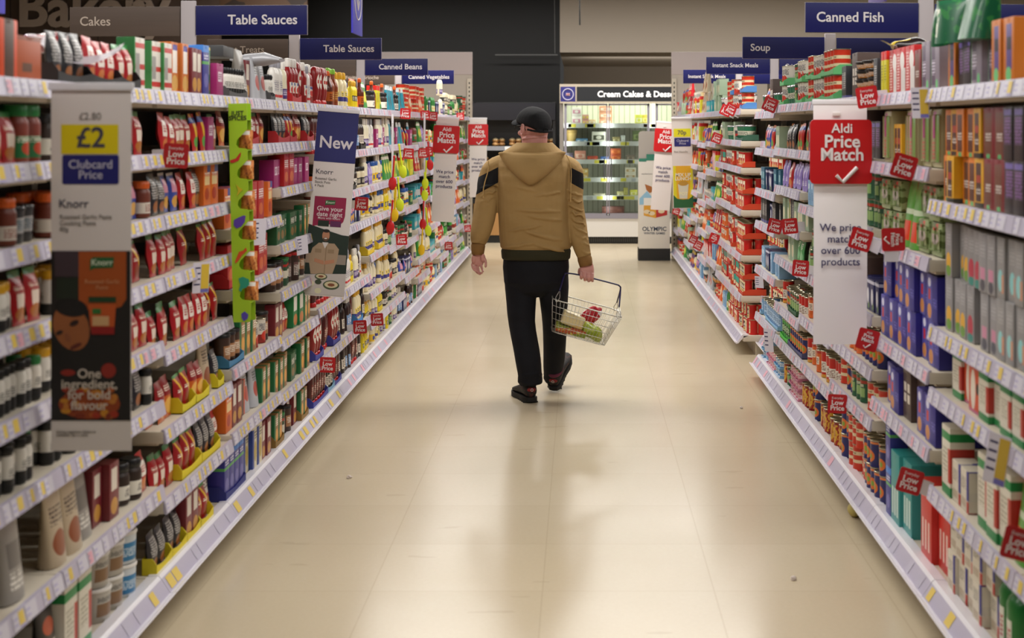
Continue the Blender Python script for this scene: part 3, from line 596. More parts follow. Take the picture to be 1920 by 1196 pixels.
# ------------------------------------------------------------------ stock every bay, front to back of the shop
ORD = lambda k, n: 'bottom shelf' if k == 0 else ('top shelf' if k == n else NUM[k + 1] + ' shelf up')
def stock(side, i, y0, y1, z, gap, spec, where, inset=0.0, base=False):
    sgn = 1 if side == 'L' else -1
    front = SX[side] - sgn * (inset + (0.03 if base else 0.018))
    rz = 0 if side == 'L' else math.pi
    toks = []
    for t in spec.split():
        p = t.split(':'); n = int(p[1]) if len(p) > 1 and p[1].isdigit() else 1
        fl = p[2:] if len(p) > 1 and p[1].isdigit() else p[1:]
        toks.append((p[0], n, fl))
    rack = 'left' if side == 'L' else 'right'
    tail = f'on {rack} rack, {where}, {NUM[i]} bay'
    y = y0 + 0.025; end = y1 - 0.02; q = 0; fails = 0
    while fails < len(toks) and q < 60:
        key, n, fl = toks[q % len(toks)]; q += 1
        if key == '_': y += n * 0.01; continue
        nm, ca, desc, dims, me, pt = product(key)
        wd, d, h = dims; st = 1; dep = 1; tr = None; dy = 0
        for f in fl:
            if f[0] == 's': st = int(f[1:])
            elif f[0] == 'd': dep = int(f[1:])
            elif f[0] == 't': tr = f[1:]
            elif f[0] == 'r': dy = int(f[1:])
        n = min(n, int((end - y) / (wd + .004)))
        if n < 1: fails += 1; continue
        fails = 0
        th = .004 if tr else 0
        sc = 1.0
        while st > 1 and st * h + (th if st < 2 else 2 * th) > gap - .01: st -= 1
        if h + th > gap - .012: sc = (gap - .012 - th) / h
        label = f'{desc} {tail}'; group = f'{desc} row {tail}'
        x0 = front - sgn * (d / 2 + .006 + rnd.random() * .012)
        if tr:
            tw = n * (wd + .003) + .012; td = dep * (d + .004) + .014
            for s in range(st):
                put_tray(tw, td, min(.06, h * .4), tr, (front - sgn * (td / 2), y + tw / 2, z + s * (h * sc + th + .001)), rz, f'open cardboard tray of {nm.replace("_", " ")}s {tail}', f'trays of {nm} {tail}')
            x0 = front - sgn * (d / 2 + .007); y += .006
        part = y0 < 12.2
        for k in range(n):
            yc = y + wd / 2 + (rnd.random() - .5) * .002
            if rnd.random() < .05 and not tr and n > 2: y += wd + .004; continue
            for s in range(st):
                for e in range(dep):
                    jx = 0 if tr else -sgn * rnd.random() ** 3 * .03
                    yaw = rz + (rnd.random() - .5) * (.5 if ca == 'tin' or ca == 'jar' else .06 if not tr and wd < .12 else .01) * (0.3 if ca not in ('tin', 'jar') and h > .2 else 1)
                    sx = x0 + jx - sgn * e * (d + .005)
                    put(key, (sx, yc, z + th + s * (h * sc + th + .001)), yaw, label, group, part, ((rnd.random() - .5) * .09, 0) if ca in ('sachet', 'pouch') and st == 1 else (0, 0), sc * (.9 + .12 * rnd.random()) if ca == 'sachet' and st == 1 and sc == 1 else sc)
            y += wd + (.003 if tr else .0035 + rnd.random() * .004)
        if tr: y += .008
A_ = [1.725, 1.514, 1.307, 1.10, .89, .693, .41]
LB = [   # near to far: bay edges, shelf heights, what stands on them from the top down
 (3.09, 4.09, A_, ['cR:1 cS:1 cT:2:s2 cU:1 cR:1', 'js:5:d2 sr:4', 'pt:6:s2 jo:3', 'sr:5 jy:5:d2', 'jg:9:d3 jk:9:d3', 'jg:12:d3 jk:6:d3', 'pk:3 pb:2 pg:2', 'td:4:s1 tg:3']),
 (4.09, 5.09, A_, ['sk:3:t1c1c1e sw:3:t1c1c1e sr:2:t1c1c1e cs:2', 'jd:3 sw:3 sr:6', 'jo:3:d2 sw:3 sk:2 sb:2 sy:2', 'jy:5:d2 sy:8', 'jy:5:d3 sr:7', 'jk:6:d2 sw:3 pk:1 sk:2', 'pb:2 pg:1 cm:2 jd:3 sw:3', 'pk:1 cH:2 tg:3:s2 tw:2:s2']),
 (5.09, 6.09, [1.725, 1.514, 1.307, 1.10, .85, .59, .355], ['cs:2 cu:2 cm:2 cb:1 ce:2 cp:1 cu:1', 'sw:3 sr:3 sm:2 cp:1 sr:2', 'sk:2 sb:2 sw:2 sk:1 co:2 sw:1', 'sr:4 sy:7', 'sr:4 sw:4 sy:4', 'so:3 sy:2:td8c81c so:2:td8c81c pb:1 sk:2:td8c81c', 'sr:3 sy:3:te0cc1c sk:3:te0cc1c sw:2', 'sk:2:te0cc1c sk:2:te0cc1c cm:2:te0cc1c sy:2:te0cc1c pr:2']),
 (6.09, 7.09, [1.725, 1.53, 1.196, .953, .635, .375], ['jk:7:t4a4848 pg:1 cm:1 ps:2', 'so:3 sw:3:tb02028 sr:3', 'co:4:s2 cr:2:s2 co:2:s2', 'cr:3:tc02028 co:2 cr:2', 'gd:3:t3f7fa8 cw:3 tm:3 gd:2', 'co:1 cm:2 cU:1 ps:2 cw:2', 'cb:4:t28307c cq:4 cm:2']),
 (7.09, 8.09, [1.725, 1.53, 1.32, 1.054, .835, .605, .355], ['bw:3 bt:2 bk:3:tc01c20 bu:2 bk:1', 'sk:3:tb02028 sm:2:tb02028 so:3', 'cp:2 cr:2 cp:2', 'cg:6:s2 cw:2', 'gd:3 gg:2 gr:2 gg:2', 'cm:2 sw:3 ce:2 cw:2', 'cw:4:s2 cg:2 cw:2', 'cw:2:t8a6a30 gg:1 gd:2 cm:2']),
 (8.09, 9.09, [1.725, 1.46, 1.215, .905, .633, .355], ['bk:2 bu:4 bo:2 bh:4', 'bb:3 sk:2 bd:3', 'jo:3 jt:3 bo:3', 'gr:3 gd:3 jt:2', 'bb:5 bu:4', 'bu:3:t3a3f98 bb:4', 'bb:6:t3a3f98 bd:3:t7fb0d0']),
 (9.09, 10.09, [1.725, 1.46, 1.215, 1.0, .633, .355], ['bm:3 jm:2 by:3 pf:2 bo:2', 'bd:3:t26241f bk:2:tc01c20 bo:2 bp:2', 'jt:4 bd:2:t26241f jd:3', 'sk:2 by:3 sb:2 cO:2', 'bd:2 bw:3 by:2 bt:3', 'bd:3 bp:2 bb:2 bm:3:t3a80c0', 'bd:4 bp:3 bb:3']),
 (10.09, 11.09, [1.725, 1.46, 1.215, 1.0, .75, .5, .3], ['pv:2 jd:3:s1 bo:1 cL:4', 'bt:3 bw:3 cp:2', 'bt:3 sp:2 jm:3', 'jm:3 jt:3 bm:2', 'bm:4:te0c020 bt:3', 'bm:3 bt:4 jm:2', 'by:3 bm:3 bt:3', 'by:4 jm:3 bm:3']),
]
rl = random.Random(11)
POOLL = ['bg', 'jt', 'jm', 'tG', 'tm', 'by', 'pv', 'js', 'bt', 'cQ', 'tL', 'to', 'gg', 'bm', 'cs', 'te', 'pf', 'sp', 'cM', 'sw', 'jd', 'bp', 'cO', 'cV']
def far_spec(pool, r, prev=None):
    return ' '.join(f'{r.choice(pool)}:{r.randint(2, 4)}' + (':s2' if r.random() < .4 else '') for _ in range(3))
for k in range(8):
    y = 11.09 + k
    sh = ([1.725, 1.47, 1.22, .98, .72, .46, .3], [1.725, 1.45, 1.2, .95, .68, .40])[k % 2]
    sp = [far_spec(POOLL, rl) for _ in range(len(sh) + 1)]
    if k == 0: sp = ['jd:2 bo:1 pz:4', 'cp:1 bt:2 pz:2 sk:3', 'pv:3 cW:3 pv:2', 'by:3 bm:2 jm:2', 'jt:3 tG:3:s2 bp:2', 'bm:3 tm:4 jt:2', 'jd:2 gg:3 bt:3', 'by:3 bm:3 bt:3'][:len(sh)] + ['bt:3 by:3 tG:3']
    if k == 1: sp = ['pz:3 te:3:s2 pf:2', 'pz:2 sm:4 cp:2', 'cL:4 pv:3', 'tG:4 jm:3 pf:1', 'gg:3 jd:3 sw:2', 'sb:4 cO:3', 'bp:3 cP:3 bt:2'][:len(sh)] + ['bp:4 cO:3 tm:2']
    if k == 2: sp[0] = 'te:4:s2 pf:2'; sp[3] = 'cV:6:s2'; sp[4] = 'cV:4:s2 pf:2'; sp[2] = 'pr:4 cS:2'
    if k == 3: sp[3] = 'cV:4:s2 tL:4:s2'; sp[4] = 'tG:4:s2 pf:3'
    if k in (4, 5): sp[1] = 'bg:3 te:2'; sp[2] = 'pv:3 bg:3 sb:2'
    LB.append((y, y + 1, sh, sp))
RB = [
 (3.05, 4.05, [1.73, 1.365, .949, .744, .42], None),
 (4.05, 5.05, [1.73, 1.365, .949, .744, .42], ['cF:3 cE:2 cD:2 cF:2', 'cD:2:s2 cC:2:s2 cA:1:s2 cB:2:s2 cA:1:s2 cB:1:s2', 'cv:3:s2 cz:2:s2 cx:2:s2 cy:4:s2', 'cH:4 cI:2 cH:2', 'pn:1 cH:3 cG:3 cH:2', '_:14 bG:2 _:1 cG:3:s2 cG:2:s2']),
 (5.05, 6.05, [1.73, 1.468, 1.168, .795, .537], ['cE:2 cC:1 cK:3 cL:2', 'mp:4 cA:2 mp:2', 'mg:2:s2 pn:2 mg:2:s2', 'cn:3:s2:d2 cn:3:s2', 'cn:2:d2 cJ:2 cn:2', 'cd:2 ct:3 cb:3:s2']),
 (6.05, 7.05, [1.73, 1.48, 1.2, .855, .64, .44], ['cP:2 nb:3:s4 cJ:1 cP:2', 'cD:3 cJ:2 cA:2', 'tG:5:s2 mg:2', 'cO:4 cJ:2 cU:2', 'tn:5:d3 to:4:d3', 'te:4:d3 tG:3:d3 tn:3:d3', 'tn:5:s2:d3 te:4:s2:d3']),
 (7.05, 8.05, [1.73, 1.48, 1.2, .86, .62, .38], ['te:4:s2:t58a868 tm:4:s2:t58a868', 'cP:3 sk:4', 'cM:4 cN:3', 'tG:4:s2:d2 tn:4:d2', 'np:3:d2 tU:5:d2 to:3:d2', 'tU:6:d3 to:5:d3', 'tR:8:s2:d2 tn:3:s2:d2']),
 (8.05, 9.05, [1.73, 1.48, 1.26, 1.05, .85, .571, .375], ['tm:3:s2:t58a868 tG:2:s2 ng:3', 'sm:6 sk:3', 'sp:6 sw:2 sp:1', 'cQ:4 cP:2 cL:2', 'sg:5 cQ:2 sb:3', 'tU:3 tG:4:d2:t2c5a3a tn:4:d2', 'tn:7:d2:t4a4a70 tL:4:d2:t50c040', 'tR:3:s2 tp:4:s3:tb8708a tG:3']),
 (9.05, 10.05, [1.70, 1.467, 1.204, .99, .698, .388], ['ng:3 cJ:1 pf:1 sm:3', 'cQ:3 sm:3 sb:3', 'cN:4 cO:4', 'cP:4 cO:4', 'cM:5:s1 cO:3', 'tl:8:d3:t86b4d4 tl:3:d3', 'tb:3:s2:t7fb0d0 tp:4:s2:tb8708a cM:2']),
 (10.05, 11.0, [1.73, 1.5, 1.3, 1.0, .68, .385], ['pf:3 nw:3', 'tk:9:s1', 'tr:9:s1', 'tr:10:s2', 'tk:10:s2', 'tk:9:s2', 'tr:9:s2']),
 (11.0, 12.0, [1.735, 1.504, 1.31, 1.004, .677, .385], ['te:2:s2:t4a80c0 nw:3 tm:4:s2', 'ng:5:t2f5a48 nw:3 cQ:2', 'tr:5:tc8401c tm:4', 'tr:6:s2:d2:tc8401c tm:4:s2', 'tr:6:s2:d2:tc8401c tm:4:s2', 'tk:4:s2:d2:tc8401c tq:6:s2', 'tk:7:s2:d2 tr:4:s2']),
 (12.0, 13.0, [1.735, 1.504, 1.31, 1.004, .677, .385], ['te:4:s2 pa:2 nw:3', 'ng:4 cQ:3 nw:2', 'tm:6 tq:5', 'tm:6:s2 tr:5:s2', 'tm:6:s2 to:5:s2', 'tm:5:s2 tq:5:s2', 'tr:4:s2 bg:2 cM:4']),
]
POOLR = ['nw', 'ng', 'pf', 'pa', 'sm', 'pv', 'cK', 'tm', 'np', 'cQ', 'pr', 'cV', 'to', 'cL', 'pb', 'sb', 'cM', 'ps', 'te', 'jm']
rr = random.Random(23)
for k in range(6):
    sh = ([1.735, 1.47, 1.22, .95, .7, .42], [1.735, 1.45, 1.16, .9, .62, .36])[k % 2]
    sp = [far_spec(POOLR, rr) for _ in range(len(sh) + 1)]
    if k == 0: sp[5] = 'pf:2 pa:2 cM:3'; sp[1] = 'pv:3 nw:3'
    RB.append((13.0 + k, 14.0 + k, sh, sp))
for side, bays in (('L', LB), ('R', RB)):
    for i, (y0, y1, sh, sp) in enumerate(bays, 1):
        inset = .15 if (side, y0) == ('R', 10.05) else 0.0
        mode = 'Y' if (side == 'L' and y0 < 8.5) or (side == 'R' and y0 < 5) else ('P' if y0 < 16 else 'G')
        if side == 'R' and 5 < y0 < 6: mode = 'P'
        bay(side, i, y0, y1, sh, mode, inset)
        if not sp: continue
        levels = sorted(sh) + []
        for k, z in enumerate([BASE_TOP - TH] + levels):
            top = levels[k] if k < len(levels) else 9
            stock(side, i, y0, y1, z + TH, min(top - z - TH, 0.6), sp[len(sh) - k], ORD(k, len(sh)), inset, k == 0)
# ------------------------------------------------------------------ signs over the shelves
BLUE = M('111352', .45, spec=.3); WHT = M('d9d4d2', .5); SIGNW = M('aea6aa', .5); WOOD = None
def wood_mat():
    t = NT('brown_wood_print'); p = t.coord('Object')
    n = t.noise(t.scaled(p, (1.5, 1, 26)), 1.0, 3)
    t.l.new(t.mix(n, lin('46382f'), lin('5a4a41')), t.b.inputs['Base Color']); t.b.inputs['Roughness'].default_value = .6
    return t.m
WOOD = wood_mat()
LET = M('cfc9cc', .5); LETB = M('b9a99c', .5)
SW, SH = .546, .142
def aisle_sign(side, Y, words, size, label, fin=None, finlabel=None):
    """a blue category board on its white post; beyond the post a board for the next aisle"""
    xs = -1.9 if side == 'L' else 1.654
    sgn = 1 if side == 'L' else -1
    z0 = EYE + .94 * SW - SH / 2 - (.0 if side == 'L' else -.005)
    root = thing('category_sign', label, 'sign', (xs, Y, 1.80), (0, 0, R(-4 if side == 'L' else 4)), 'category signs above the shelves')
    zb = z0 - 1.80
    bm = bmesh.new(); box(bm, -.036, .036, -.01, .01, 0, zb + SH + .025, 0, .004)
    obj('post', finish(bm, 'post', SIGNW, 30), root)
    a, b = (.04, .04 + SW) if side == 'L' else (-.04 - SW, -.04)
    bm = bmesh.new(); box(bm, a, b, -.016, -.004, zb, zb + SH, 0, .002)
    box(bm, a - .0015, b + .0015, -.0035, -.001, zb - .0015, zb + SH + .0015, 1)
    bd = obj('board', finish(bm, 'board', [BLUE, SIGNW], 30), root)
    me = text_mesh(words, size, LET, .016, 'RIGHT' if side == 'L' else 'LEFT')
    obj('lettering', me, bd, ((b - .045) if side == 'L' else (a + .05), -.0172, zb + SH * .5), (0, 0, 0))
    if fin:
        a, b = (-.04 - SW, -.04) if side == 'L' else (.04, .04 + SW)
        bm = bmesh.new(); box(bm, a, b, -.016, -.004, zb - .004, zb + SH - .004, 0, .002)
        m = WOOD if side == 'L' else BLUE
        fb = obj('far_board', finish(bm, 'far_board', m, 30), root)
        if fin != '-':
            me = text_mesh(fin, size * .95, LETB if side == 'L' else LET, .008, 'LEFT' if side == 'L' else 'LEFT')
            obj('lettering', me, fb, (a + .05 if fin != 'Fruits & Brioche' else a + .03, -.0172, zb + SH * .47))
    return root
aisle_sign('L', 7.40, 'Table Sauces', .066, 'nearest blue sign reading Table Sauces beside a brown Cakes board', 'Cakes')
aisle_sign('L', 10.14, 'Table Sauces', .066, 'second blue sign reading Table Sauces, beside a brown Sweet Treats board', 'Sweet Treats')
aisle_sign('L', 13.20, 'Canned Beans', .066, 'blue sign reading Canned Beans above left shelves', '-')
aisle_sign('L', 15.93, 'Canned Vegetables', .056, 'blue sign reading Canned Vegetables, farthest over the left shelves', 'Fruits & Brioche')
aisle_sign('R', 7.30, 'Canned Fish', .066, 'blue sign reading Canned Fish above right shelves', '-')
aisle_sign('R', 10.1, 'Soup', .066, 'blue sign reading Soup above right shelves', '-')
aisle_sign('R', 13.0, 'Instant Snack Meals', .05, 'larger nearer blue sign reading Instant Snack Meals', 'Crisps')
aisle_sign('R', 15.9, 'Instant Snack Meals', .05, 'smaller farther blue sign reading Instant Snack Meals', '-')
def totem(Y0, Y1, z, x, label, h=.75, arrow=True, col='3a36b8'):
    root = thing('arrow_sign', label, 'sign', (x, (Y0 + Y1) / 2, z))
    L = Y1 - Y0; bm = bmesh.new(); box(bm, -.008, .008, -L / 2, L / 2, 0, h, 0, .003)
    obj('board', finish(bm, 'board', M(col, .45), 30), root)
    if arrow:
        bm = bmesh.new(); n = 32; zc = .36; rz, ry = .235, L * .38
        pts = [(.0095, ry * math.cos(2 * math.pi * k / n), zc + rz * math.sin(2 * math.pi * k / n)) for k in range(n)]
        tube(bm, pts, .006, 6, 0, closed=True)
        tube(bm, [(.0095, 0, zc + .15), (.0095, 0, zc - .15)], .007, 6); tube(bm, [(.0095, -.08, zc - .07), (.0095, 0, zc - .15), (.0095, .08, zc - .07)], .007, 6)
        obj('arrow', finish(bm, 'arrow', LET, 40), root)
    for s in (-1, 1):
        bm = bmesh.new(); tube(bm, [(0, s * L * .4, h), (0, s * L * .4, 4.35 - z)], .002, 5)
        obj('wire', finish(bm, 'wire', SIGNW), root)
totem(12.7, 13.25, 2.43, -1.9, 'tall blue hanging sign with a white ringed down arrow')
totem(4.45, 5.02, 2.02, -1.9, 'bright blue hanging sign cut by the top left corner', .7, False)
totem(8.3, 8.75, 2.33, 1.66, 'lilac hanging sign above the Canned Fish board', .7, False, '6a5a9c')
# end-of-aisle panels with their slotted posts
def end_panel(x0, x1, xp, label):
    Y = 19.16
    root = thing('end_panel', label, 'panel', ((x0 + x1) / 2, Y, 0), group='end panels')
    c = (x0 + x1) / 2
    bm = bmesh.new(); box(bm, x0 - c, x1 - c, 0, .02, 0, 2.30, 0, .004); obj('panel', finish(bm, 'panel', M('b3a89c', .6), 30), root)
    bm = bmesh.new(); box(bm, x0 - c, x1 - c, -.008, .02, 2.30, 2.585, 0, .004); obj('header', finish(bm, 'header', M('b8abaa', .55), 30), root)
    bm = bmesh.new(); box(bm, xp - c - .028, xp - c + .028, -.03, -.009, 0, 2.25, 0, .002)
    for k in range(41): box(bm, xp - c - .007, xp - c + .007, -.0315, -.0295, .06 + .053 * k, .085 + .053 * k, 1)
    obj('slotted_post', finish(bm, 'slotted_post', [CREAM, DARK], 0), root)
end_panel(-2.55, -1.355, -1.392, 'tall pale end panel behind the Canned Vegetables sign')
end_panel(1.145, 2.35, 1.178, 'tall pale end panel behind the Instant Snack Meals signs')
# ------------------------------------------------------------------ hanging banners on the shelf edges
CARD = M('d8d0cc', .5, spec=.3); RED = M('b80f16', .4); NAVY = M('181a66', .45); YEL = M('d8c400', .5); INK = M('3c3a4c', .6); INKV = M('3a3560', .6); GRY = M('8c8680', .6)
TICK = M('ded8d8', .35)
def tick(bm, x, z, s, y, th=.012):
    tube(bm, smoothpath([(x - .5 * s, y, z + .0 * s), (x - .18 * s, y, z - .32 * s), (x + .5 * s, y, z + .38 * s)], 1), (th, th, th), 8)
def card(bm, w2, z0, z1, curl=0.012, mi=0):
    """hanging card with a slight curl, its front facing -Y"""
    n = 14
    for k in range(n):
        za, zb = z1 + (z0 - z1) * k / n, z1 + (z0 - z1) * (k + 1) / n
        ya, yb = -curl * math.sin(math.pi * k / n) - (.004 if k < 1 else 0), -curl * math.sin(math.pi * (k + 1) / n)
        for s in (0, .0012):
            quad(bm, ((-w2, ya + s, za), (-w2, yb + s, zb), (w2, yb + s, zb), (w2, ya + s, za)) if not s else ((-w2, ya + s, za), (w2, ya + s, za), (w2, yb + s, zb), (-w2, yb + s, zb)), mi)
def clip(root, z):
    bm = bmesh.new(); box(bm, -.11, .11, -.006, .004, z - .004, z + .016, 0, .002); box(bm, -.02, .02, .002, .03, z + .002, z + .012)
    obj('hanger', finish(bm, 'hanger', M('dedce0', .25, spec=.6), 30), root)
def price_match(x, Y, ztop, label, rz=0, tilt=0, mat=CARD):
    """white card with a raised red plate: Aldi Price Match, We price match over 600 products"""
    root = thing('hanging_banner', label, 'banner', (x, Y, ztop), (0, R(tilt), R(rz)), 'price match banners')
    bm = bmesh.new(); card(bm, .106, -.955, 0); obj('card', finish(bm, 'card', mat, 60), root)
    clip(root, 0)
    bm = bmesh.new(); slab(bm, rrect(-.122, .122, -.318, -.064, .018), -.026, -.016)
    pl = obj('plate', finish(bm, 'plate', RED, 40), root)
    bm = bmesh.new()
    obj('lettering', text_mesh('Aldi', .052, TICK, .014), pl, (.004, -.0275, -.100))
    obj('lettering', text_mesh('Price\nMatch', .070, TICK, .022, line=.74), pl, (.004, -.0275, -.178))
    tick(bm, .022, -.284, .082, -.028, .008); obj('tick', finish(bm, 'tick', TICK, 60), pl)
    ln = obj('lettering', text_mesh('We price\nmatch\nover 600\nproducts', .043, INKV, .006, line=1.05), root, (.0, -.0148, -.56))
    bm = bmesh.new(); box(bm, -.03, .0, -.008, -.004, -.05, -.035, 0, .002); obj('fold_tab', finish(bm, 'fold_tab', CARD, 30), root)
    return root
price_match(1.03, 6.05, 1.741, 'large hanging Aldi Price Match banner nearest on the right', 0, 0, M('f2eef0', .45))  # card colour raised to carry the stronger light on this banner
price_match(-1.225, 14.1, 1.722, 'Aldi Price Match banner hanging on the left shelves', -5, 3)
price_match(-1.245, 18.6, 1.742, 'Aldi Price Match banner just left of the man', 0)
price_match(.94, 16.7, 1.688, 'Aldi Price Match banner half hidden by the 70p banner', 6, 4)
SKIN = M('b07a5c', .6)
def flat(root, name, pts, y, mat, th=.0008):
    bm = bmesh.new(); slab(bm, pts, y - th, y); return obj(name, finish(bm, name, mat, 0), root)
def ell(cx, cz, rx, rz, n=20, a=0):
    ca, sa = math.cos(a), math.sin(a)
    return [(cx + rx * math.cos(2 * math.pi * k / n) * ca - rz * math.sin(2 * math.pi * k / n) * sa, cz + rx * math.cos(2 * math.pi * k / n) * sa + rz * math.sin(2 * math.pi * k / n) * ca) for k in range(n)]
def rect(x0, x1, z0, z1): return [(x0, z0), (x1, z0), (x1, z1), (x0, z1)]
def flag_logo(root, x, z, w_, y):
    """small green flag-shaped logo panel"""
    p = flat(root, 'logo', [(x - w_, z - w_ * .62), (x - w_ * .7, z - w_ * .42), (x + w_ * .9, z - w_ * .36), (x + w_, z + w_ * .5), (x - w_ * .75, z + w_ * .5), (x - w_, z + w_ * .3)], y, M('1c5a2c', .5))
    obj('lettering', text_mesh('Knorr', w_ * .72, M('d0d8c0', .5), .01), p, (0 + x, y - .0012, z + w_ * .05))
# two pound card banner with a cooking advert, nearest on the left
def X_(px, Y): return (px - VX) * Y / FPX
Y = 3.93; root = thing('hanging_banner', 'large £2 Clubcard Price banner with a cooking advert, nearest on the left', 'banner', (X_(171, Y), Y, 1.747), (0, 0, 0))
def straight(root, h, w2=.106, mat=CARD):
    bm = bmesh.new(); box(bm, -w2, w2, 0, .0016, -h, 0, 0, .0004); obj('card', finish(bm, 'card', mat, 0), root); clip(root, 0)
straight(root, .933, .1035)
u = Y / FPX                                   # metres per measured pixel at this distance
def Q(px, py): return ((px - 171) * u, -(py - 166) * u)
def qr(px0, py0, px1, py1): a, b = Q(px0, py0), Q(px1, py1); return rect(a[0], b[0], b[1], a[1])
obj('lettering', text_mesh('£2.80', .026, GRY, .004), root, (Q(169, 0)[0], -.001, Q(0, 218)[1]))
y_ = flat(root, 'price_panel', qr(115, 233, 222, 288), -.0003, YEL)
obj('lettering', text_mesh('£2', .074, INK, .014), y_, (Q(170, 0)[0], -.0016, Q(0, 259)[1]))
a = Q(117, 345); b = Q(223, 290)
n_ = flat(root, 'club_panel', rrect(a[0], b[0], a[1], b[1], .006), -.0003, NAVY)
obj('lettering', text_mesh('Clubcard\nPrice', .031, M('b9b6c8', .5), .006, line=.86), n_, (Q(170, 0)[0], -.0016, Q(0, 318)[1]))
obj('lettering', text_mesh('Knorr', .031, INK, .004, 'LEFT'), root, (Q(110, 0)[0], -.001, Q(0, 382)[1]))
obj('lettering', text_mesh('Roasted Garlic Paste\nCooking Paste\n80g', .016, GRY, 0, 'LEFT'), root, (Q(112, 0)[0], -.001, Q(0, 418)[1]))
ph = flat(root, 'advert', qr(96, 470, 245, 788), -.0003, M('15110f', .55))
flat(ph, 'picture_backdrop', qr(103, 470, 148, 518), -.0012, M('3a2c34', .6)); flat(ph, 'picture_backdrop', qr(106, 520, 148, 560), -.0012, M('122012', .6))
og = flat(ph, 'orange_panel', [Q(*p) for p in ((148, 471), (237, 471), (237, 560), (228, 574), (215, 578), (148, 580))][::-1], -.0012, M('a04a12', .5))
c = Q(192, 493); flag_logo(og, c[0], c[1], .031, -.0022)
obj('lettering', text_mesh('Roasted Garlic\nPaste', .015, M('c88a5c', .6), 0), og, (Q(192, 0)[0], -.0028, Q(0, 533)[1]))
flat(ph, 'pictured_head', ell(*Q(134, 613), 33 * u, 45 * u, 20, R(20)), -.0016, M('96582f', .6))
flat(ph, 'pictured_hair', ell(*Q(134, 576), 31 * u, 17 * u, 20, R(-8)), -.0022, M('0e0b0a', .7))
for px, py, rx, rz, col in ((112, 623, 7, 4, '2a140c'), (140, 605, 9, 5, '2a140c'), (128, 632, 5, 9, '8a5030'), (143, 648, 12, 4, '5c2418')): flat(ph, 'pictured_face', ell(*Q(px, py), rx * u, rz * u, 14, R(25)), -.0026, M(col, .6))
tb = flat(ph, 'pictured_tub', [Q(*p) for p in ((166, 570), (218, 570), (214, 626), (172, 626))][::-1], -.0022, M('b8501a', .5))
flat(tb, 'pictured_lid', qr(167, 556, 218, 566), -.0026, M('123a1c', .5)); flat(tb, 'pictured_label', qr(172, 612, 215, 626), -.003, M('8a100c', .5))
flat(tb, 'pictured_label', qr(174, 592, 205, 610), -.003, M('c8a070', .5)); flat(tb, 'pictured_label', qr(174, 578, 190, 588), -.003, M('2a6a2a', .5))
rp = random.Random(3)
fp = flat(ph, 'pictured_food', ell(*Q(168, 757), 58 * u, 28 * u), -.0014, M('8c3a0e', .6))
for k in range(26): flat(fp, 'pictured_food', ell(*Q(168 + rp.uniform(-48, 50), 755 + rp.uniform(-26, 26)), rp.uniform(5, 11) * u, rp.uniform(4, 8) * u, 9), -.002 - k * .00002, M(rp.choice(['a8521a', '9c2c10', 'b8742a', '7a2a0c', 'c0801e']), .6))
for px, py in ((204, 694), (128, 698)): flat(ph, 'pictured_tomato', ell(*Q(px, py), 14 * u, (14 if px > 150 else 6) * u), -.0019, M('8c2416', .5))
obj('lettering', text_mesh('One\ningredient,\nfor bold\nflavour', .034, M('c9bcae', .5), .012, line=.8), ph, (Q(168, 0)[0], -.0035, Q(0, 730)[1]))
obj('lettering', text_mesh('Serving suggestion. Subject to\navailability. See in store.', .0085, GRY, 0, 'LEFT'), root, (Q(106, 0)[0], -.001, Q(0, 812)[1]))
# New banner with a cook
Y = 7.93; root = thing('hanging_banner', 'blue and white New banner showing a smiling cook', 'banner', (X_(635, Y), Y, 1.727), (R(-4), R(4.5), R(6)))
u = Y / FPX
def Q(px, py): return ((px - 634) * u, -(py - 208) * u)
straight(root, .957)
nv = flat(root, 'new_panel', rect(-.106, .106, -.265, .001), -.0003, M('1d1f62', .45))
obj('lettering', text_mesh('New', .088, M('d0cad0', .5), .016), nv, (0, -.0014, -.165))
obj('lettering', text_mesh('Knorr', .036, INK, .003, 'LEFT'), root, (-.092, -.001, -.318))
obj('lettering', text_mesh('Roasted Garlic\nStock Pots\n4 Pack', .0185, M('5a5550', .6), .002, 'LEFT'), root, (-.092, -.001, -.372))
mg = flat(root, 'magenta_panel', [(-.085, -.60), (-.02, -.585), (.05, -.59), (.07, -.57), (.077, -.54), (.077, -.445), (-.085, -.445)], -.0006, M('8e1240', .5))
flag_logo(mg, -.003, -.475, .026, -.0012)
obj('lettering', text_mesh('Give your\ndate night', .033, M('dccfd2', .5), .012, line=.85), mg, (-.003, -.0018, -.522))
obj('lettering', text_mesh('More with Knorr', .0165, M('dccfd2', .5), .004), mg, (-.003, -.0018, -.556))
for x_, c_ in ((-.03, '14241a'), (.032, '5a2050')): flat(mg, 'pictured_pot', rect(x_ - .028, x_ + .028, -.598, -.568), -.0014, M(c_, .5))
ad = flat(root, 'advert', [(-.106, -.95), (.106, -.95), (.106, -.64), (.07, -.638), (-.02, -.615), (-.106, -.59)], -.0003, M('16281f', .5))
flat(ad, 'picture_backdrop', rect(-.106, -.07, -.79, -.74), -.0009, M('a08a78', .6)); flat(ad, 'picture_backdrop', rect(.05, .1, -.79, -.74), -.0009, M('8c8074', .6))
sh = flat(ad, 'pictured_shirt', [(-.075, -.845), (.035, -.845), (.055, -.77), (.06, -.712), (.035, -.684), (-.045, -.684), (-.075, -.712), (-.09, -.77)], -.0012, M('a38a70', .6))
flat(sh, 'pictured_collar', [(-.028, -.680), (-.012, -.712), (.004, -.680)], -.0018, M('d0c8c4', .6)); flat(sh, 'pictured_placket', rect(-.008, -.003, -.84, -.70), -.0018, M('8a7258', .6))
for x_ in (-.045, .02): flat(sh, 'pictured_pocket', rect(x_ - .016, x_ + .016, -.735, -.715), -.0018, M('8f775c', .6))
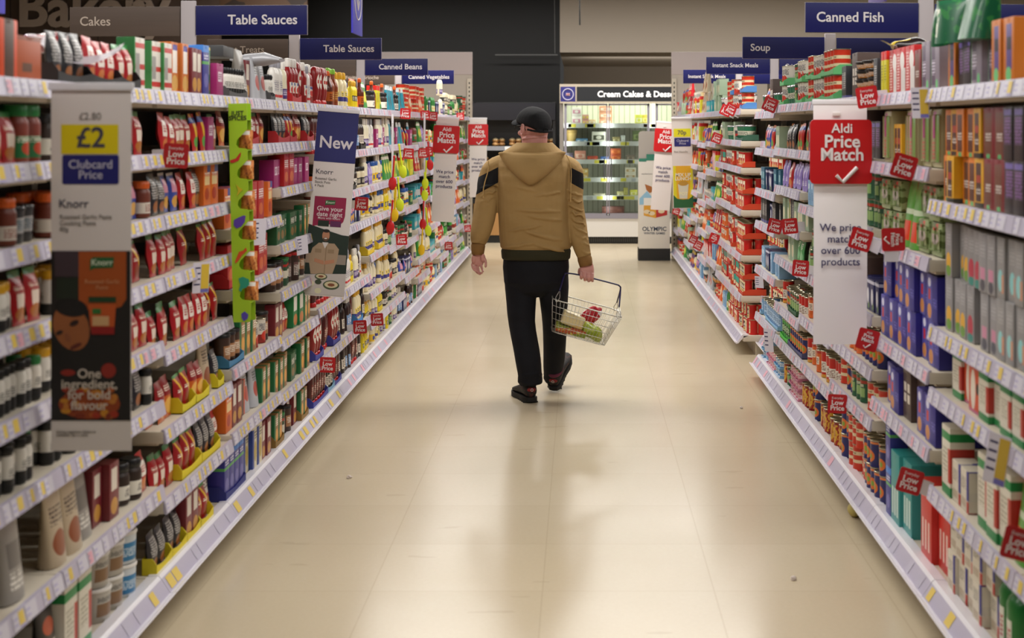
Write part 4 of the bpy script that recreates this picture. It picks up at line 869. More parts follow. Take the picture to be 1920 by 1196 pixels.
for s in (-1, 1): flat(sh, 'pictured_arm', [(-.01 + s * .002, -.775), (-.01 + s * .05, -.765), (-.01 + s * .052, -.782), (-.01 + s * .002, -.795)][::s], -.002, SKIN)
hd = flat(ad, 'pictured_head', ell(-.012, -.645, .019, .029), -.0016, SKIN)
flat(hd, 'pictured_hair', ell(-.012, -.621, .018, .009), -.0022, M('1c1512', .7)); flat(hd, 'pictured_beard', ell(-.012, -.664, .015, .009), -.002, M('5a4030', .7)); flat(hd, 'pictured_smile', ell(-.012, -.660, .008, .003, 10), -.0026, M('e0d8d0', .6))
tbp = flat(ad, 'pictured_table', [(-.106, -.95), (.106, -.95), (.106, -.835), (-.106, -.85)], -.0022, M('b8b0ac', .55))
for cx, cz, rx, rz in ((-.02, -.857, .032, .017), (.035, -.897, .042, .024)):
    d_ = flat(tbp, 'pictured_dish', ell(cx, cz, rx, rz), -.0028, M('3a4a30', .5)); flat(d_, 'pictured_soup', ell(cx, cz + .002, rx * .82, rz * .7), -.0032, M('c8bc98', .5)); flat(d_, 'pictured_topping', ell(cx, cz + .001, rx * .45, rz * .35, 9), -.0036, M('7a4428', .5))
flat(tbp, 'pictured_cup', ell(-.032, -.885, .017, .013), -.0028, M('33402c', .5))
for cx, cz in ((-.068, -.895), (-.03, -.93)): flat(tbp, 'pictured_garlic', ell(cx, cz, .017, .014), -.0028, M('c8c4a4', .5))
# 70p noodle banner
Y = 15.8; root = thing('hanging_banner', '70p Clubcard Price banner with a yellow and green noodle advert', 'banner', (X_(1278, Y), Y, 1.732), (0, R(-1), 0))
straight(root, .93)
y_ = flat(root, 'price_panel', rect(-.085, .09, -.19, -.105), -.0003, M('d8d010', .5)); obj('lettering', text_mesh('70p', .062, INK, .012), y_, (0, -.0016, -.147))
n_ = flat(root, 'club_panel', rrect(-.08, .09, -.29, -.2, .008), -.0003, NAVY); obj('lettering', text_mesh('Clubcard\nPrice', .034, M('b9b6c8', .5), .006, line=.86), n_, (.005, -.0016, -.245))
obj('lettering', text_mesh('Pot Noodle', .03, GRY, .002, 'LEFT'), root, (-.085, -.001, -.345))
ad = flat(root, 'advert', rect(-.098, .106, -.925, -.49), -.0003, M('dba416', .5))
flat(ad, 'advert_stripe', [(-.098, -.9), (-.06, -.9), (-.07, -.49), (-.098, -.49)], -.0009, M('d8cc18', .5)); flat(ad, 'advert_stripe', [(.07, -.9), (.106, -.9), (.106, -.49), (.085, -.49)], -.0009, M('d8cc18', .5))
flat(ad, 'advert_base', [(-.098, -.925), (.106, -.925), (.106, -.80), (.06, -.835), (.0, -.84), (-.06, -.83), (-.098, -.79)], -.0012, M('1c5c30', .5))
obj('lettering', text_mesh('MIX UP\nLUNCH', .05, M('e0dccc', .5), .02, line=.8), ad, (.005, -.0018, -.605))
cu = flat(ad, 'pictured_cup', [(-.035, -.83), (.045, -.83), (.06, -.68), (-.05, -.68)], -.0016, M('d0ccb8', .5)); flat(cu, 'pictured_noodles', ell(.005, -.672, .05, .025), -.0022, M('b88a30', .6))
obj('lettering', text_mesh('POT', .045, M('e8e0b0', .5), .02), cu, (.005, -.0024, -.78))
# ------------------------------------------------------------------ red shelf wobblers
WOB = {}
def wobbler(px, py, size, label, Xw=None, rot=0, side=None, kind='low', clipdir=None, faint=False):
    side = 'L' if px < VX else 'R'
    X = Xw if Xw is not None else (-1.345 if side == 'L' else 1.11)
    Y = X * FPX / (px - VX); s = size * Y / FPX
    s = .082
    p = at(px, py, Y)
    root = thing('shelf_wobbler', label, 'price label', p, (0, R(rot), R(4 if side == 'L' else -4)), 'red price wobblers')
    if kind not in WOB:
        bm = bmesh.new(); slab(bm, rrect(-s / 2, s / 2, -s / 2, s / 2, .009), -.0016, 0)
        WOB['plate'] = finish(bm, 'plate', M('b3131a', .4), 30)
        bm = bmesh.new()
        for k in range(5):
            a, b = k / 5, (k + 1) / 5
            quad(bm, ((-.012, .002 + .03 * a, -.03 + .012 * math.sin(3 * a)), (-.012, .002 + .03 * b, -.03 + .012 * math.sin(3 * b)), (.012, .002 + .03 * b, -.03 + .012 * math.sin(3 * b)), (.012, .002 + .03 * a, -.03 + .012 * math.sin(3 * a))))
        quad(bm, ((s * .45, .001, -.03), (s * .95, .004, -.036), (s * .98, .004, .016), (s * .45, .001, .02)))
        WOB['strip'] = finish(bm, 'plastic_strip', M('e2e0e6', .25, spec=.6), 0)
    WOB[kind] = 1
    pl = obj('plate', WOB['plate'], root)
    st = obj('plastic_strip', WOB['strip'], root)
    if side == 'L': st.scale = (-1, 1, 1)
    if kind == 'low':
        obj('lettering', text_mesh('Everyday', .0135, M('dcc8c8', .5), .004), pl, (0, -.0024, .025))
        obj('lettering', text_mesh('Low\nPrice', .0295, M('e4dcdc', .5), .022, line=.8), pl, (0, -.0024, -.007))
    else:
        obj('lettering', text_mesh('Aldi', .0135, M('dcc8c8', .5), .006), pl, (0, -.0024, .028))
        obj('lettering', text_mesh('Price\nMatch', .020, M('e4dcdc', .5), .02, line=.8), pl, (0, -.0024, .006))
        bm = bmesh.new(); tick(bm, .002, -.024, .026, -.003, .0026); obj('tick', finish(bm, 'tick', TICK, 60), pl)
LW = 'red Everyday Low Price wobbler '
for a in (
 (330, 292, 'on the red sachets right of the £2 banner'), (760, 213, 'on the left top shelf, nearest of three there'), (797, 216, 'on the left top shelf, second from camera there'),
 (812, 218, 'on the left top shelf, tucked behind the second'), (863, 218, 'at the far end of the left top shelf'), (766, 288, 'beside the hanging spoons, second shelf down'),
 (793, 287, 'above the hanging red spoon, left of the pair'), (803, 284, 'above the hanging red spoon, right of the pair'), (678, 382, 'right of the New banner, above tall bottles'),
 (797, 358, 'below the second spoon strip on the left'), (753, 449, 'right of the lower red spoon, left shelves'), (675, 613, 'low on the brown sauce bottles, left of a pair'),
 (707, 599, 'low by the mayonnaise bottles, right of a pair'), (614, 684, 'on the bottom left dark red bottles'), (841, 461, 'below the turquoise packs on the left'),
 (877, 428, 'on the left end, beside the man\'s left arm')):
    wobbler(a[0], a[1], 40, LW + a[2], rot=-3 if a[0] % 2 else 3)
for a in (
 (1626, 182, 'on the right top shelf beside the red carton', -9), (1695, 312, 'on the second shelf beside the tall white banner', 17), (1444, 196, 'on the right top shelf over the tin stacks', 22),
 (1361, 207, 'on the right top shelf, farther of an overlapped pair', 24), (1370, 205, 'on the right top shelf, nearer of an overlapped pair', 26), (1344, 259, 'above the red bean tins, second shelf', 20),
 (1453, 424, 'left of a pair under the navy cartons', 14), (1481, 424, 'right of a pair under the navy cartons', -6), (1501, 503, 'under the green sachets on the right', 5),
 (1608, 449, 'overlapping the tall white banner', 17), (1570, 757, 'low above the navy soup tins', 2), (1706, 902, 'on the red and teal noodle cartons', 16),
 (1910, 1020, 'cut by the right edge of the picture', 14), (1300, 449, 'at the far right end, left of a pair', 24), (1309, 460, 'at the far right end, right of a pair', 26),
 (1268, 396, 'under the yellow noodle banner, far right', 18)):
    wobbler(a[0] + (6 if a[0] == 1608 else 0), a[1], 40, LW + a[2], 1.07 if a[0] == 1608 else None, rot=a[3])
wobbler(1339, 447, 30, 'red Aldi Price Match wobbler at the near end of the bean tins', rot=20, kind='aldi')
wobbler(1627, 637, 45, 'red Aldi Price Match wobbler above the yellow tray', rot=15, kind='aldi')
wobbler(1675, 449, 40, 'red Aldi Price Match wobbler turned on its side by green packs', rot=88, kind='aldi')
# paper tickets hanging from the rails
def ticket(px, py0, py1, wpx, label, Xw, cols, rot=0):
    Y = Xw * FPX / (px - VX); a, b = at(px, py0, Y), at(px, py1, Y); h = a.z - b.z; w2 = .032
    root = thing('hanging_ticket', label, 'price label', a, (R(6), R(rot), R(40 if Xw < 0 else -40)), 'paper tickets hanging from the rails')
    bm = bmesh.new(); box(bm, -w2, w2, -.001, 0, -h, 0); tk = obj('paper', finish(bm, 'paper', M('d6d2e0', .5), 0), root)
    if cols: flat(root, 'price_block', rect(0.0, w2 * .94, -h * .86, -h * .06), -.0013, M(cols, .5)); flat(root, 'price_foot', rect(0.0, w2 * .94, -h * .98, -h * .87), -.0013, M('6a66b0', .5))
    bm = bmesh.new()
    for k in range(4): quad(bm, ((-w2 * .85, -.0014, -h * (.15 + .18 * k)), (-w2 * .1, -.0014, -h * (.15 + .18 * k)), (-w2 * .1, -.0014, -h * (.2 + .18 * k)), (-w2 * .85, -.0014, -h * (.2 + .18 * k))))
    obj('small_print', finish(bm, 'small_print', INKV, 0), root)
ticket(378, 492, 550, 30, 'white and yellow paper ticket hanging left of the lime strip', -1.37, 'd8b83c')
ticket(487, 410, 460, 25, 'pale paper ticket hanging right of the lime strip', -1.37, None)
ticket(565, 442, 478, 20, 'pale paper ticket hanging left of the New banner', -1.37, None, -8)
ticket(1724, 164, 222, 30, 'white and yellow paper ticket on the right top shelf', 1.13, 'c8a83c')
ticket(1877, 815, 915, 60, 'large white and yellow ticket at the right edge', 1.13, 'c8a83c', 12)
ticket(1423, 518, 540, 16, 'pale paper ticket under the light blue cartons', 1.13, None)
ticket(1440, 616, 660, 18, 'pale paper ticket above the blue and pink trays', 1.13, None)
# ------------------------------------------------------------------ the man walking away with a basket
RX, RY = -0.27, 9.25
man = thing('person', 'person in tan hoodie, black flat cap and dark trousers walking away with a wire basket', 'person', (RX, RY, 0))
def baked(name, bm, mats, parent, voxel=None, smooth=0, sub=0, org=(RX, RY, 0), ang=180, keep=None):
    """the built volume fused into one continuous surface"""
    me = bpy.data.meshes.new(name); bmesh.ops.recalc_face_normals(bm, faces=bm.faces); bm.to_mesh(me); bm.free()
    me.transform(Matrix.Translation(-Vector(org)))
    o = bpy.data.objects.new(name, me); COL.objects.link(o)
    if voxel: m = o.modifiers.new('fuse', 'REMESH'); m.mode = 'VOXEL'; m.voxel_size = voxel
    if smooth: m = o.modifiers.new('soften', 'SMOOTH'); m.iterations = smooth; m.factor = .5
    if sub: m = o.modifiers.new('round', 'SUBSURF'); m.levels = m.render_levels = sub
    dg = bpy.context.evaluated_depsgraph_get(); dg.update()
    out = bpy.data.meshes.new_from_object(o.evaluated_get(dg)); bpy.data.objects.remove(o)
    out.materials.clear()
    for m in (mats if isinstance(mats, list) else [mats]): out.materials.append(m)
    out.shade_smooth()
    if ang < 180: out.set_sharp_from_angle(angle=R(ang))
    return obj(name, out, parent)
def A(px, py, Y=9.25): return at(px, py, Y)
UM = 9.25 / FPX
def skin_mat():
    t = NT('skin'); p = t.coord('Object')
    n = t.noise(p, 22, 3)
    t.l.new(t.mix(n, lin('cf998e'), lin('bd8178')), t.b.inputs['Base Color']); t.b.inputs['Roughness'].default_value = .5
    t.b.inputs['Subsurface Weight'].default_value = .12; t.b.inputs['Subsurface Radius'].default_value = (.01, .004, .002); t.b.inputs['Subsurface Scale'].default_value = .3
    t.bump(t.noise(p, 90, 3), .12, .004)
    return t.m
SK = skin_mat()
TURN = R(38); FW = Vector((-math.sin(TURN), math.cos(TURN), 0)); LT = Vector((-math.cos(TURN), -math.sin(TURN), 0)); UPV = Vector((0, 0, 1))
HC = A(1001, 240, 9.22)
HM = Matrix((( LT.x, FW.x, 0), (LT.y, FW.y, 0), (0, 0, 1))).to_4x4()
def H(l, f, u): return HC + LT * l + FW * f + UPV * u
bm = bmesh.new()
ball(bm, H(0, -.008, .012), .077, .094, .082, mat=HM, u=24, v=16)              # skull
ball(bm, H(0, .02, -.035), .064, .078, .082, mat=HM, u=20, v=14)              # face and jaw
ball(bm, H(0, .07, -.098), .03, .028, .024, mat=HM)
tube(bm, [H(0, .094, .02), H(0, .108, -.01), H(0, .122, -.03), H(0, .104, -.04)], [.009, .011, .014, .008], 10)   # nose
for s in (-1, 1):
    ball(bm, H(s * .018, .108, -.035), .008, .009, .007, mat=HM, u=8, v=6)
    ball(bm, H(s * .032, .086, .022), .022, .014, .007, mat=HM); ball(bm, H(s * .042, .07, -.03), .022, .024, .018, mat=HM)
    ball(bm, H(s * .030, .085, .004), .013, .011, .008, mat=HM)                # closed lids over the eyes
    c = H(s * .078, -.004, -.008)                                             # ear: rim, lobe, hollow
    er = [c + UPV * (.033 * math.sin(a)) + FW * (.020 * math.cos(a)) - FW * .006 * math.sin(a) + LT * s * (.010 - .006 * math.cos(a)) for a in [2 * math.pi * k / 14 for k in range(14)]]
    tube(bm, er, .0058, 8, closed=True); ball(bm, c + UPV * -.027 + LT * s * .002, .008, .010, .011, mat=HM, u=10, v=8); ball(bm, c + LT * s * -.002, .008, .015, .024, mat=HM, u=10, v=8)
tube(bm, [H(-.022, .094, -.066), H(0, .104, -.064), H(.022, .094, -.066)], [.004, .007, .004], 8); tube(bm, [H(-.02, .093, -.076), H(0, .102, -.078), H(.02, .093, -.076)], [.004, .008, .004], 8)
tube(bm, [A(1002, 296, 9.25), A(1002, 272, 9.24), A(1002.5, 258, 9.232), A(1004, 246, 9.235), A(1004, 236, 9.24)], [.086, .078, .076, .076, .07], 24)
for py, r, q in ((259, .008, .0745), (251, .0065, .075)):                      # folds across the nape
    tube(bm, [A(1002, py - 2 * math.cos(a) - 2 * math.sin(a), 9.232) + Vector((q * math.sin(a), -q * math.cos(a), 0)) for a in [R(k) for k in range(-80, 81, 16)]], [r * .4] + [r] * 9 + [r * .4], 8)
tube(bm, [A(1003, 302), A(1004, 325), A(1003, 380), A(1004, 430), A(1005, 490), A(1005, 530)], [(.06, .1), (.09, .15), (.11, .17), (.1, .16), (.11, .16), (.1, .14)], 20, up=(0, 1, 0))
# left arm, open hand with the palm turned back
LA = [A(934, 326, 9.25), A(918, 348, 9.24), A(911, 385, 9.22), A(905, 415, 9.21), A(899, 445, 9.20), A(896, 470, 9.20)]
tube(bm, LA, [.045, .046, .043, .042, .036, .029], 14)
HY = 9.20
def hp(px, py, dy=0): return A(px, py, HY + dy)
tube(bm, [hp(896.5, 470), hp(897, 479), hp(896.5, 488), hp(894, 497)], [(.02, .029), (.018, .037), (.016, .040), (.011, .034)], 14, up=(0, 1, 0))
ball(bm, hp(905, 483, -.012), .016, .016, .026); ball(bm, hp(888, 486, -.012), .014, .012, .026)
for pts, r in (
 (((885, 494, 0), (886, 501, -.008), (889.5, 506.5, -.02), (894.5, 509, -.035)), .0074),
 (((890, 498, 0), (891.5, 506, -.006), (894.5, 511, -.018), (900, 514, -.032)), .0080),
 (((896, 498, 0), (897, 506, -.008), (899.5, 511, -.022), (903.5, 512, -.044)), .0082),
 (((902.2, 495, 0), (903, 502, -.010), (905, 507, -.026), (906, 508.5, -.046)), .0078),
 (((905, 479, -.006), (909, 486, -.016), (910.8, 493, -.024), (910.6, 499.5, -.034)), .0098)):
    tube(bm, smoothpath([hp(*p) for p in pts], 3), [r * (1 - .028 * k) for k in range(10)], 10); ball(bm, hp(*pts[-1]), r * .76, r * .76, r * .76, u=10, v=8)
# right arm, fist closed on the basket handle
RA = [A(1064, 326, 9.25), A(1070, 348, 9.25), A(1075, 380, 9.25), A(1083, 425, 9.23), A(1091, 460, 9.20), A(1099, 492, 9.19)]
tube(bm, RA, [.045, .046, .044, .042, .036, .030], 14)
HY = 9.19
tube(bm, [hp(1099, 490), hp(1100, 499, -.004), hp(1100.5, 507, -.012), hp(1101, 514, -.02)], [(.022, .034), (.021, .042), (.018, .044), (.012, .042)], 14, up=(0, 1, 0))
for cx, ky, ly, r in ((1090, 511.5, 521.5, .0096), (1097, 513, 524.5, .0102), (1104, 514.5, 526.5, .0102), (1111, 515, 526.5, .0092)):
    tube(bm, smoothpath([hp(cx, ky, -.024), hp(cx - .3, (ky + ly) / 2 + .5, -.034), hp(cx - .4, ly - 1.5, -.024), hp(cx, ly, .002), hp(cx, ly - 2.5, .024), hp(cx, ky + 2, .026)], 3), [r] * 6 + [r * .96] * 5 + [r * .85] * 5, 10)
    ball(bm, hp(cx, ky - .5, -.026), r * 1.05, r, r, u=10, v=8)
tube(bm, smoothpath([hp(1088, 504, .004), hp(1086.5, 511, .018), hp(1090, 517, .034), hp(1099, 518.5, .04)], 3), [.0125 - .0005 * k for k in range(10)], 10)
# legs and feet inside the clothes
LL = [A(979, 520, 9.27), A(979, 600, 9.22), A(987, 660, 9.17), A(994, 714, 9.14), A(993.5, 724, 9.15)]
RL = [A(1036, 520, 9.26), A(1040, 600, 9.34), A(1041, 665, 9.42), A(1037, 712, 9.50), A(1038, 722, 9.51)]
tube(bm, LL, [.075, .06, .05, .036, .034], 14); tube(bm, RL, [.075, .06, .05, .036, .034], 14)
body = baked('body', bm, SK, man, .0031, 3)
# hoodie
def cloth(name, c0, c1, rough, wr=1.0, patch=False):
    t = NT(name); p = t.coord('Object'); x, y, z = t.xyz(p)
    c = t.mix(t.noise(p, 9, 4), lin(c0), lin(c1))
    if patch:
        s = t.math('ABSOLUTE', t.math('ADD', x, .008))
        top = t.math('SUBTRACT', z, t.math('MULTIPLY_ADD', s, -.5, 1.398 + .5 * .23))
        bot = t.math('SUBTRACT', z, t.math('MULTIPLY_ADD', s, -.56, 1.305 + .56 * .23))
        f = t.math('MULTIPLY', t.math('GREATER_THAN', s, .216), t.math('MULTIPLY', t.math('LESS_THAN', top, 0), t.math('GREATER_THAN', bot, 0)))
        c = t.mix(f, c, lin('131315'))
    t.l.new(c, t.b.inputs['Base Color']); t.b.inputs['Roughness'].default_value = rough; t.b.inputs['Specular IOR Level'].default_value = .3
    w1 = t.noise(t.scaled(p, (3.2, 4, 9)), 1.0, 1, .4); w2 = t.noise(t.scaled(p, (14, 14, 20)), 1.0, 2)
    h = t.math('ADD', t.math('MULTIPLY', w1, .05 * wr), t.math('MULTIPLY', w2, .005 * wr))
    t.bump(h, .8, 1.0)
    return t.m
TAN = cloth('tan_fleece', 'a18354', '967848', .8, .8, True)
bm = bmesh.new()
rows = [(475, 1005, 58, .125), (469, 1005, 61, .136), (462, 1005, 67, .156), (440, 1003, 67, .155), (400, 1001, 67, .158), (360, 999, 68, .158), (330, 999, 70, .155), (312, 1000, 71, .14), (300, 1000, 68, .125), (290, 1000, 58, .115), (282, 1001, 45, .105), (276, 1002, 38, .10)]
seg = 36; rg = []
for py, cx, w2, ry in rows:
    c = A(cx, py)
    rg.append([bm.verts.new((c.x + w2 * UM * math.copysign(abs(math.cos(a)) ** .85, math.cos(a)), c.y + ry * math.copysign(abs(math.sin(a)) ** .9, math.sin(a)), c.z)) for a in [2 * math.pi * k / seg for k in range(seg)]])
for a, b in zip(rg, rg[1:]):
    for k in range(seg): bm.faces.new((a[k], a[(k + 1) % seg], b[(k + 1) % seg], b[k]))
bm.faces.new(rg[0][::-1]); bm.faces.new(rg[-1])
# sleeves
tube(bm, smoothpath([A(950, 308, 9.25), A(926, 318, 9.25), A(916, 340, 9.245), A(914, 364, 9.235), A(907, 410, 9.215), A(899.5, 443, 9.205), A(897, 457, 9.20)], 4), [.068 + 0 * k for k in range(6)] + [.066] * 6 + [.069] * 5 + [.066, .064, .061, .057, .054, .050, .046, .044], 20)
tube(bm, smoothpath([A(1050, 308, 9.25), A(1071, 318, 9.25), A(1075, 340, 9.25), A(1074.5, 372, 9.25), A(1082, 424, 9.235), A(1089, 458, 9.205), A(1096, 482, 9.195)], 4), [.066] * 6 + [.063] * 6 + [.060] * 5 + [.058, .056, .054, .052, .050, .047, .044, .042], 20)
# folds: soft ridges on the sleeves and across the back
rf = random.Random(5)
for k in range(9):
    t_ = k / 8; c = A(918 - 20 * t_, 350 + 100 * t_, 9.225 - .02 * t_); r = .062 - .012 * t_
    tube(bm, [c + Vector((r * math.cos(a), -r * abs(math.sin(a)), .02 * math.cos(a) + rf.uniform(-.01, .01))) for a in [R(q) for q in range(200, 341, 20)]], [.002, .006, .008, .009, .008, .006, .004, .002], 6)
    c = A(1075 + 20 * t_, 360 + 110 * t_, 9.24 - .04 * t_); r = .058 - .012 * t_
    tube(bm, [c + Vector((r * math.cos(a), -r * abs(math.sin(a)), -.022 * math.cos(a) + rf.uniform(-.01, .01))) for a in [R(q) for q in range(200, 341, 20)]], [.002, .006, .008, .009, .008, .006, .004, .002], 6)
for py, x0, x1, sl, r in ((352, 962, 1010, 6, .006), (362, 1000, 1052, -3, .006), (392, 958, 1052, 2, .008), (406, 985, 1056, 5, .007), (425, 950, 1020, -6, .007), (440, 985, 1060, 10, .009), (456, 948, 1010, -5, .008), (462, 1000, 1062, 8, .008)):
    pts = []
    for k in range(9):
        px = x0 + (x1 - x0) * k / 8; q = (px - 1003) / 67
        pts.append(A(px, py + sl * (k / 8 - .5) * 2 + rf.uniform(-1, 1)) + Vector((0, -.157 * max(0.02, 1 - abs(q) ** 2.3) ** .45, 0)))
    r *= 1.45; tube(bm, pts, [.002, r * .6, r, r, r, r, r, r * .6, .002], 8)
for x0, x1 in ((948, 962), (1056, 1046)):                                     # raglan seams down the back
    tube(bm, [A(x0 + (x1 - x0) * (k / 8) ** .5 * 1.0, 318 + 75 * k / 8) + Vector((0, -.152 * math.sqrt(max(.05, 1 - abs((x0 + (x1 - x0) * (k / 8) ** .5 - 1001) / 68) ** 2.3)), 0)) for k in range(9)], .0045, 6)
# standing collar of the hood round the neck
cr = []
for py, cx, w2, ry, yc in ((292, 999, 60, .125, 9.235), (286, 999, 59, .135, 9.225), (277, 1000.5, 46, .125, 9.225), (270, 1002, 37, .112, 9.225), (266.5, 1003, 33, .104, 9.225), (268, 1003, 29, .092, 9.225), (276, 1003, 27, .085, 9.23)):
    c = A(cx, py, 9.25)
    cr.append([bm.verts.new((c.x + w2 * UM * math.cos(a), yc + ry * math.sin(a), c.z - .012 * max(0, math.sin(a)))) for a in [2 * math.pi * k / seg for k in range(seg)]])
for a, b in zip(cr, cr[1:]):
    for k in range(seg): bm.faces.new((a[k], a[(k + 1) % seg], b[(k + 1) % seg], b[k]))
bm.faces.new(cr[0][::-1]); bm.faces.new(cr[-1])
hood_ = baked('hoodie', bm, TAN, man, .005, 4)
# hood hanging down the back, with its rolled rim, seam and drawstrings
TAN2 = cloth('tan_fleece_hood', 'a18354', '987a4a', .8, .5)
bm = bmesh.new()
outl = [(287, 61), (293, 59), (301, 54), (310, 47), (318, 39), (326, 30), (333, 22), (339, 14), (343, 7), (345.5, 2)]
nu = 17; gd = {}
for s in (0, 1):
    for j, (py, w2) in enumerate(outl):
        for k in range(nu):
            q = -1 + 2 * k / (nu - 1); v = j / (len(outl) - 1)
            bulge = (.022 + .052 * math.sin(math.pi * min(1, .28 + v * .72)) * (1 - q * q) ** .6) if s == 0 else -.03
            c = A(998.5 + q * w2 - 2 * v, py + 1.5 * (1 - q * q) * (1 - v), 9.25)
            base = .118 + .035 * min(1, v * 1.6) + .0 * q
            yy = 9.25 - base * math.sqrt(max(.06, 1 - (q * w2 / 74) ** 2)) - bulge
            gd[s, j, k] = bm.verts.new((c.x, yy, c.z))
nj = len(outl)
for s in (0, 1):
    for j in range(nj - 1):
        for k in range(nu - 1):
            f = (gd[s, j, k], gd[s, j, k + 1], gd[s, j + 1, k + 1], gd[s, j + 1, k]); bm.faces.new(f if s else f[::-1])
edge = [(0, k) for k in range(nu)] + [(j, nu - 1) for j in range(1, nj)] + [(nj - 1, k) for k in range(nu - 2, -1, -1)] + [(j, 0) for j in range(nj - 2, 0, -1)]
for (a, b), (c, d) in zip(edge, edge[1:] + edge[:1]): bm.faces.new((gd[0, a, b], gd[0, c, d], gd[1, c, d], gd[1, a, b]))
rim = []
for k in range(21):
    q = -1 + 2 * k / 20
    c = A(998.5 + 63 * q, 286.5 + 2.2 * (1 - q * q) - .6 * q, 9.25)
    rim.append((c.x, 9.25 - .122 * math.sqrt(max(.06, 1 - (q * 63 / 74) ** 2)) - .022 - .012 * (1 - q * q), c.z))
tube(bm, rim, [.006] + [.0125] * 19 + [.006], 10)
seam = [(A(997 - 1.5 * k / 8, 292 + 46 * k / 8, 9.25).x + .003 * math.sin(k * 2.2), 9.25 - .145 - .078 + .004 * abs(k - 3), A(0, 292 + 46 * k / 8, 9.25).z) for k in range(9)]
hd = baked('hood', bm, TAN2, man, .0055, 4)
for pts, dark in (([(917, 300), (917, 318), (911, 340), (908, 355), (908, 369)], 1), ([(1062, 290), (1068, 302), (1071, 320), (1070.5, 350), (1070, 375)], -1)):
    bm = bmesh.new()
    P = [A(px, py, 9.25) + Vector((0, -.085 if k else -.075, 0)) for k, (px, py) in enumerate(pts)]
    tube(bm, smoothpath(P, 4), .0032, 6); ball(bm, P[-1], .005, .005, .009, u=8, v=6)
    baked('drawstring', bm, M('b08f58', .8), hd)
OLIVE = cloth('olive_rib', '33301c', '2a2818', .85, .3)
bm = bmesh.new(); ring = []
for py, w2, ry in ((463, 59, .13), (465.5, 64, .146), (470, 65.5, .15), (476, 65, .149), (483, 64.3, .146), (485.5, 62.5, .139), (482, 58, .12)):
    c = A(1005, py); ring.append([bm.verts.new((c.x + w2 * UM * math.copysign(abs(math.cos(a)) ** .85, math.cos(a)), c.y + ry * math.copysign(abs(math.sin(a)) ** .9, math.sin(a)), c.z)) for a in [2 * math.pi * k / 40 for k in range(40)]])
for a, b in zip(ring, ring[1:]):
    for k in range(40): bm.faces.new((a[k], a[(k + 1) % 40], b[(k + 1) % 40], b[k]))
tag(baked('waistband', bm, OLIVE, man), 'dark olive ribbed waistband', None)
CUFF = cloth('tan_rib', '8a6638', '7a5830', .85, .3)
bm = bmesh.new(); tube(bm, [A(897, 456, 9.20), A(896.5, 461, 9.20), A(896, 470, 9.20), A(896, 477, 9.20)], [.040, .043, .040, .036], 18); baked('cuff', bm, CUFF, man)
bm = bmesh.new(); tube(bm, [A(1095, 480, 9.195), A(1096.5, 486, 9.192), A(1098, 493, 9.19), A(1099, 499, 9.188)], [.041, .044, .042, .039], 18); baked('cuff', bm, CUFF, man)
# trousers
NAVYT = cloth('dark_navy_jersey', '0c0d15', '09090f', .8, .55)
bm = bmesh.new()
tube(bm, [A(1005, 474), A(1005, 500), A(1005, 528), A(1006, 545), A(1007, 556)], [(.128, .196), (.138, .202), (.135, .194), (.11, .15), (.06, .06)], 30, up=(0, 1, 0))
tube(bm, smoothpath([A(975, 520, 9.26), A(977, 552, 9.25), A(978.5, 605, 9.215), A(988, 660, 9.165), A(993.5, 700, 9.14), A(994.5, 716, 9.13), A(995, 722, 9.128)], 3), [.096] * 3 + [.094, .09, .086, .081, .079, .078, .078, .077, .075, .072, .070, .068, .066, .065, .066, .062], 22)
tube(bm, smoothpath([A(1037, 520, 9.25), A(1038, 552, 9.26), A(1040, 605, 9.34), A(1039.5, 660, 9.42), A(1037, 695, 9.48), A(1036, 710, 9.50), A(1036, 714, 9.505)], 3), [.094] * 3 + [.09, .085, .08, .076, .073, .071, .069, .067, .064, .06, .056, .053, .051, .05, .05, .048], 22)
for k in range(5): tube(bm, [A(994 + 22 * math.cos(a), 702 + 4 * k + 2 * math.sin(a * 2 + k), 9.13 + .066 * math.sin(a)) for a in [2 * math.pi * q / 16 for q in range(16)]], .006, 6, closed=True)
for k in range(4): tube(bm, [A(1036 + 16 * math.cos(a), 694 + 5 * k + 2 * math.sin(a * 2 + k), 9.49 + .05 * math.sin(a)) for a in [2 * math.pi * q / 16 for q in range(16)]], .005, 6, closed=True)
baked('trousers', bm, NAVYT, man, .006, 4)
# flat cap
CAPM = cloth('black_wool', '121214', '18181b', .9, .35)
tiltm = Matrix.Rotation(R(-15), 4, LT)
CC = A(1001.5, 227.5, 9.22)
bm = bmesh.new()
vs = ball(bm, Vector((0, 0, 0)), .101, .124, .088, u=28, v=18)
for v in vs:
    if v.co.z < 0: v.co.z *= .42
    if v.co.y > .05: v.co.z -= (v.co.y - .05) * .35
    if v.co.y < -.06: v.co.z -= (-.06 - v.co.y) * .35
bmt = tiltm @ HM; 
for v in bm.verts: v.co = CC + (bmt @ v.co)
n0 = len(bm.verts)
vs = ball(bm, Vector((0, .102, -.036)), .082, .064, .016, u=20, v=10)
for v in vs:
    v.co.z -= 2.2 * v.co.x ** 2; v.co = CC + (bmt @ v.co)
for k in range(3): 
    tube(bm, [CC + (bmt @ Vector((.108 * math.sin(a), -.132 * math.cos(a), -.036 + .004 * k))) for a in [R(q) for q in range(-60, 61, 12)]], .0045, 6)
cp = baked('flat_cap', bm, CAPM, man, .0045, 3)
bm = bmesh.new(); tube(bm, [CC + (bmt @ Vector((.0155 * math.cos(a), -.128 + .002 * math.sin(a * 3), -.02 + .012 * math.sin(a)))) for a in [2 * math.pi * k / 12 for k in range(12)]], .003, 6, closed=True); baked('band_loop', bm, CAPM, cp)
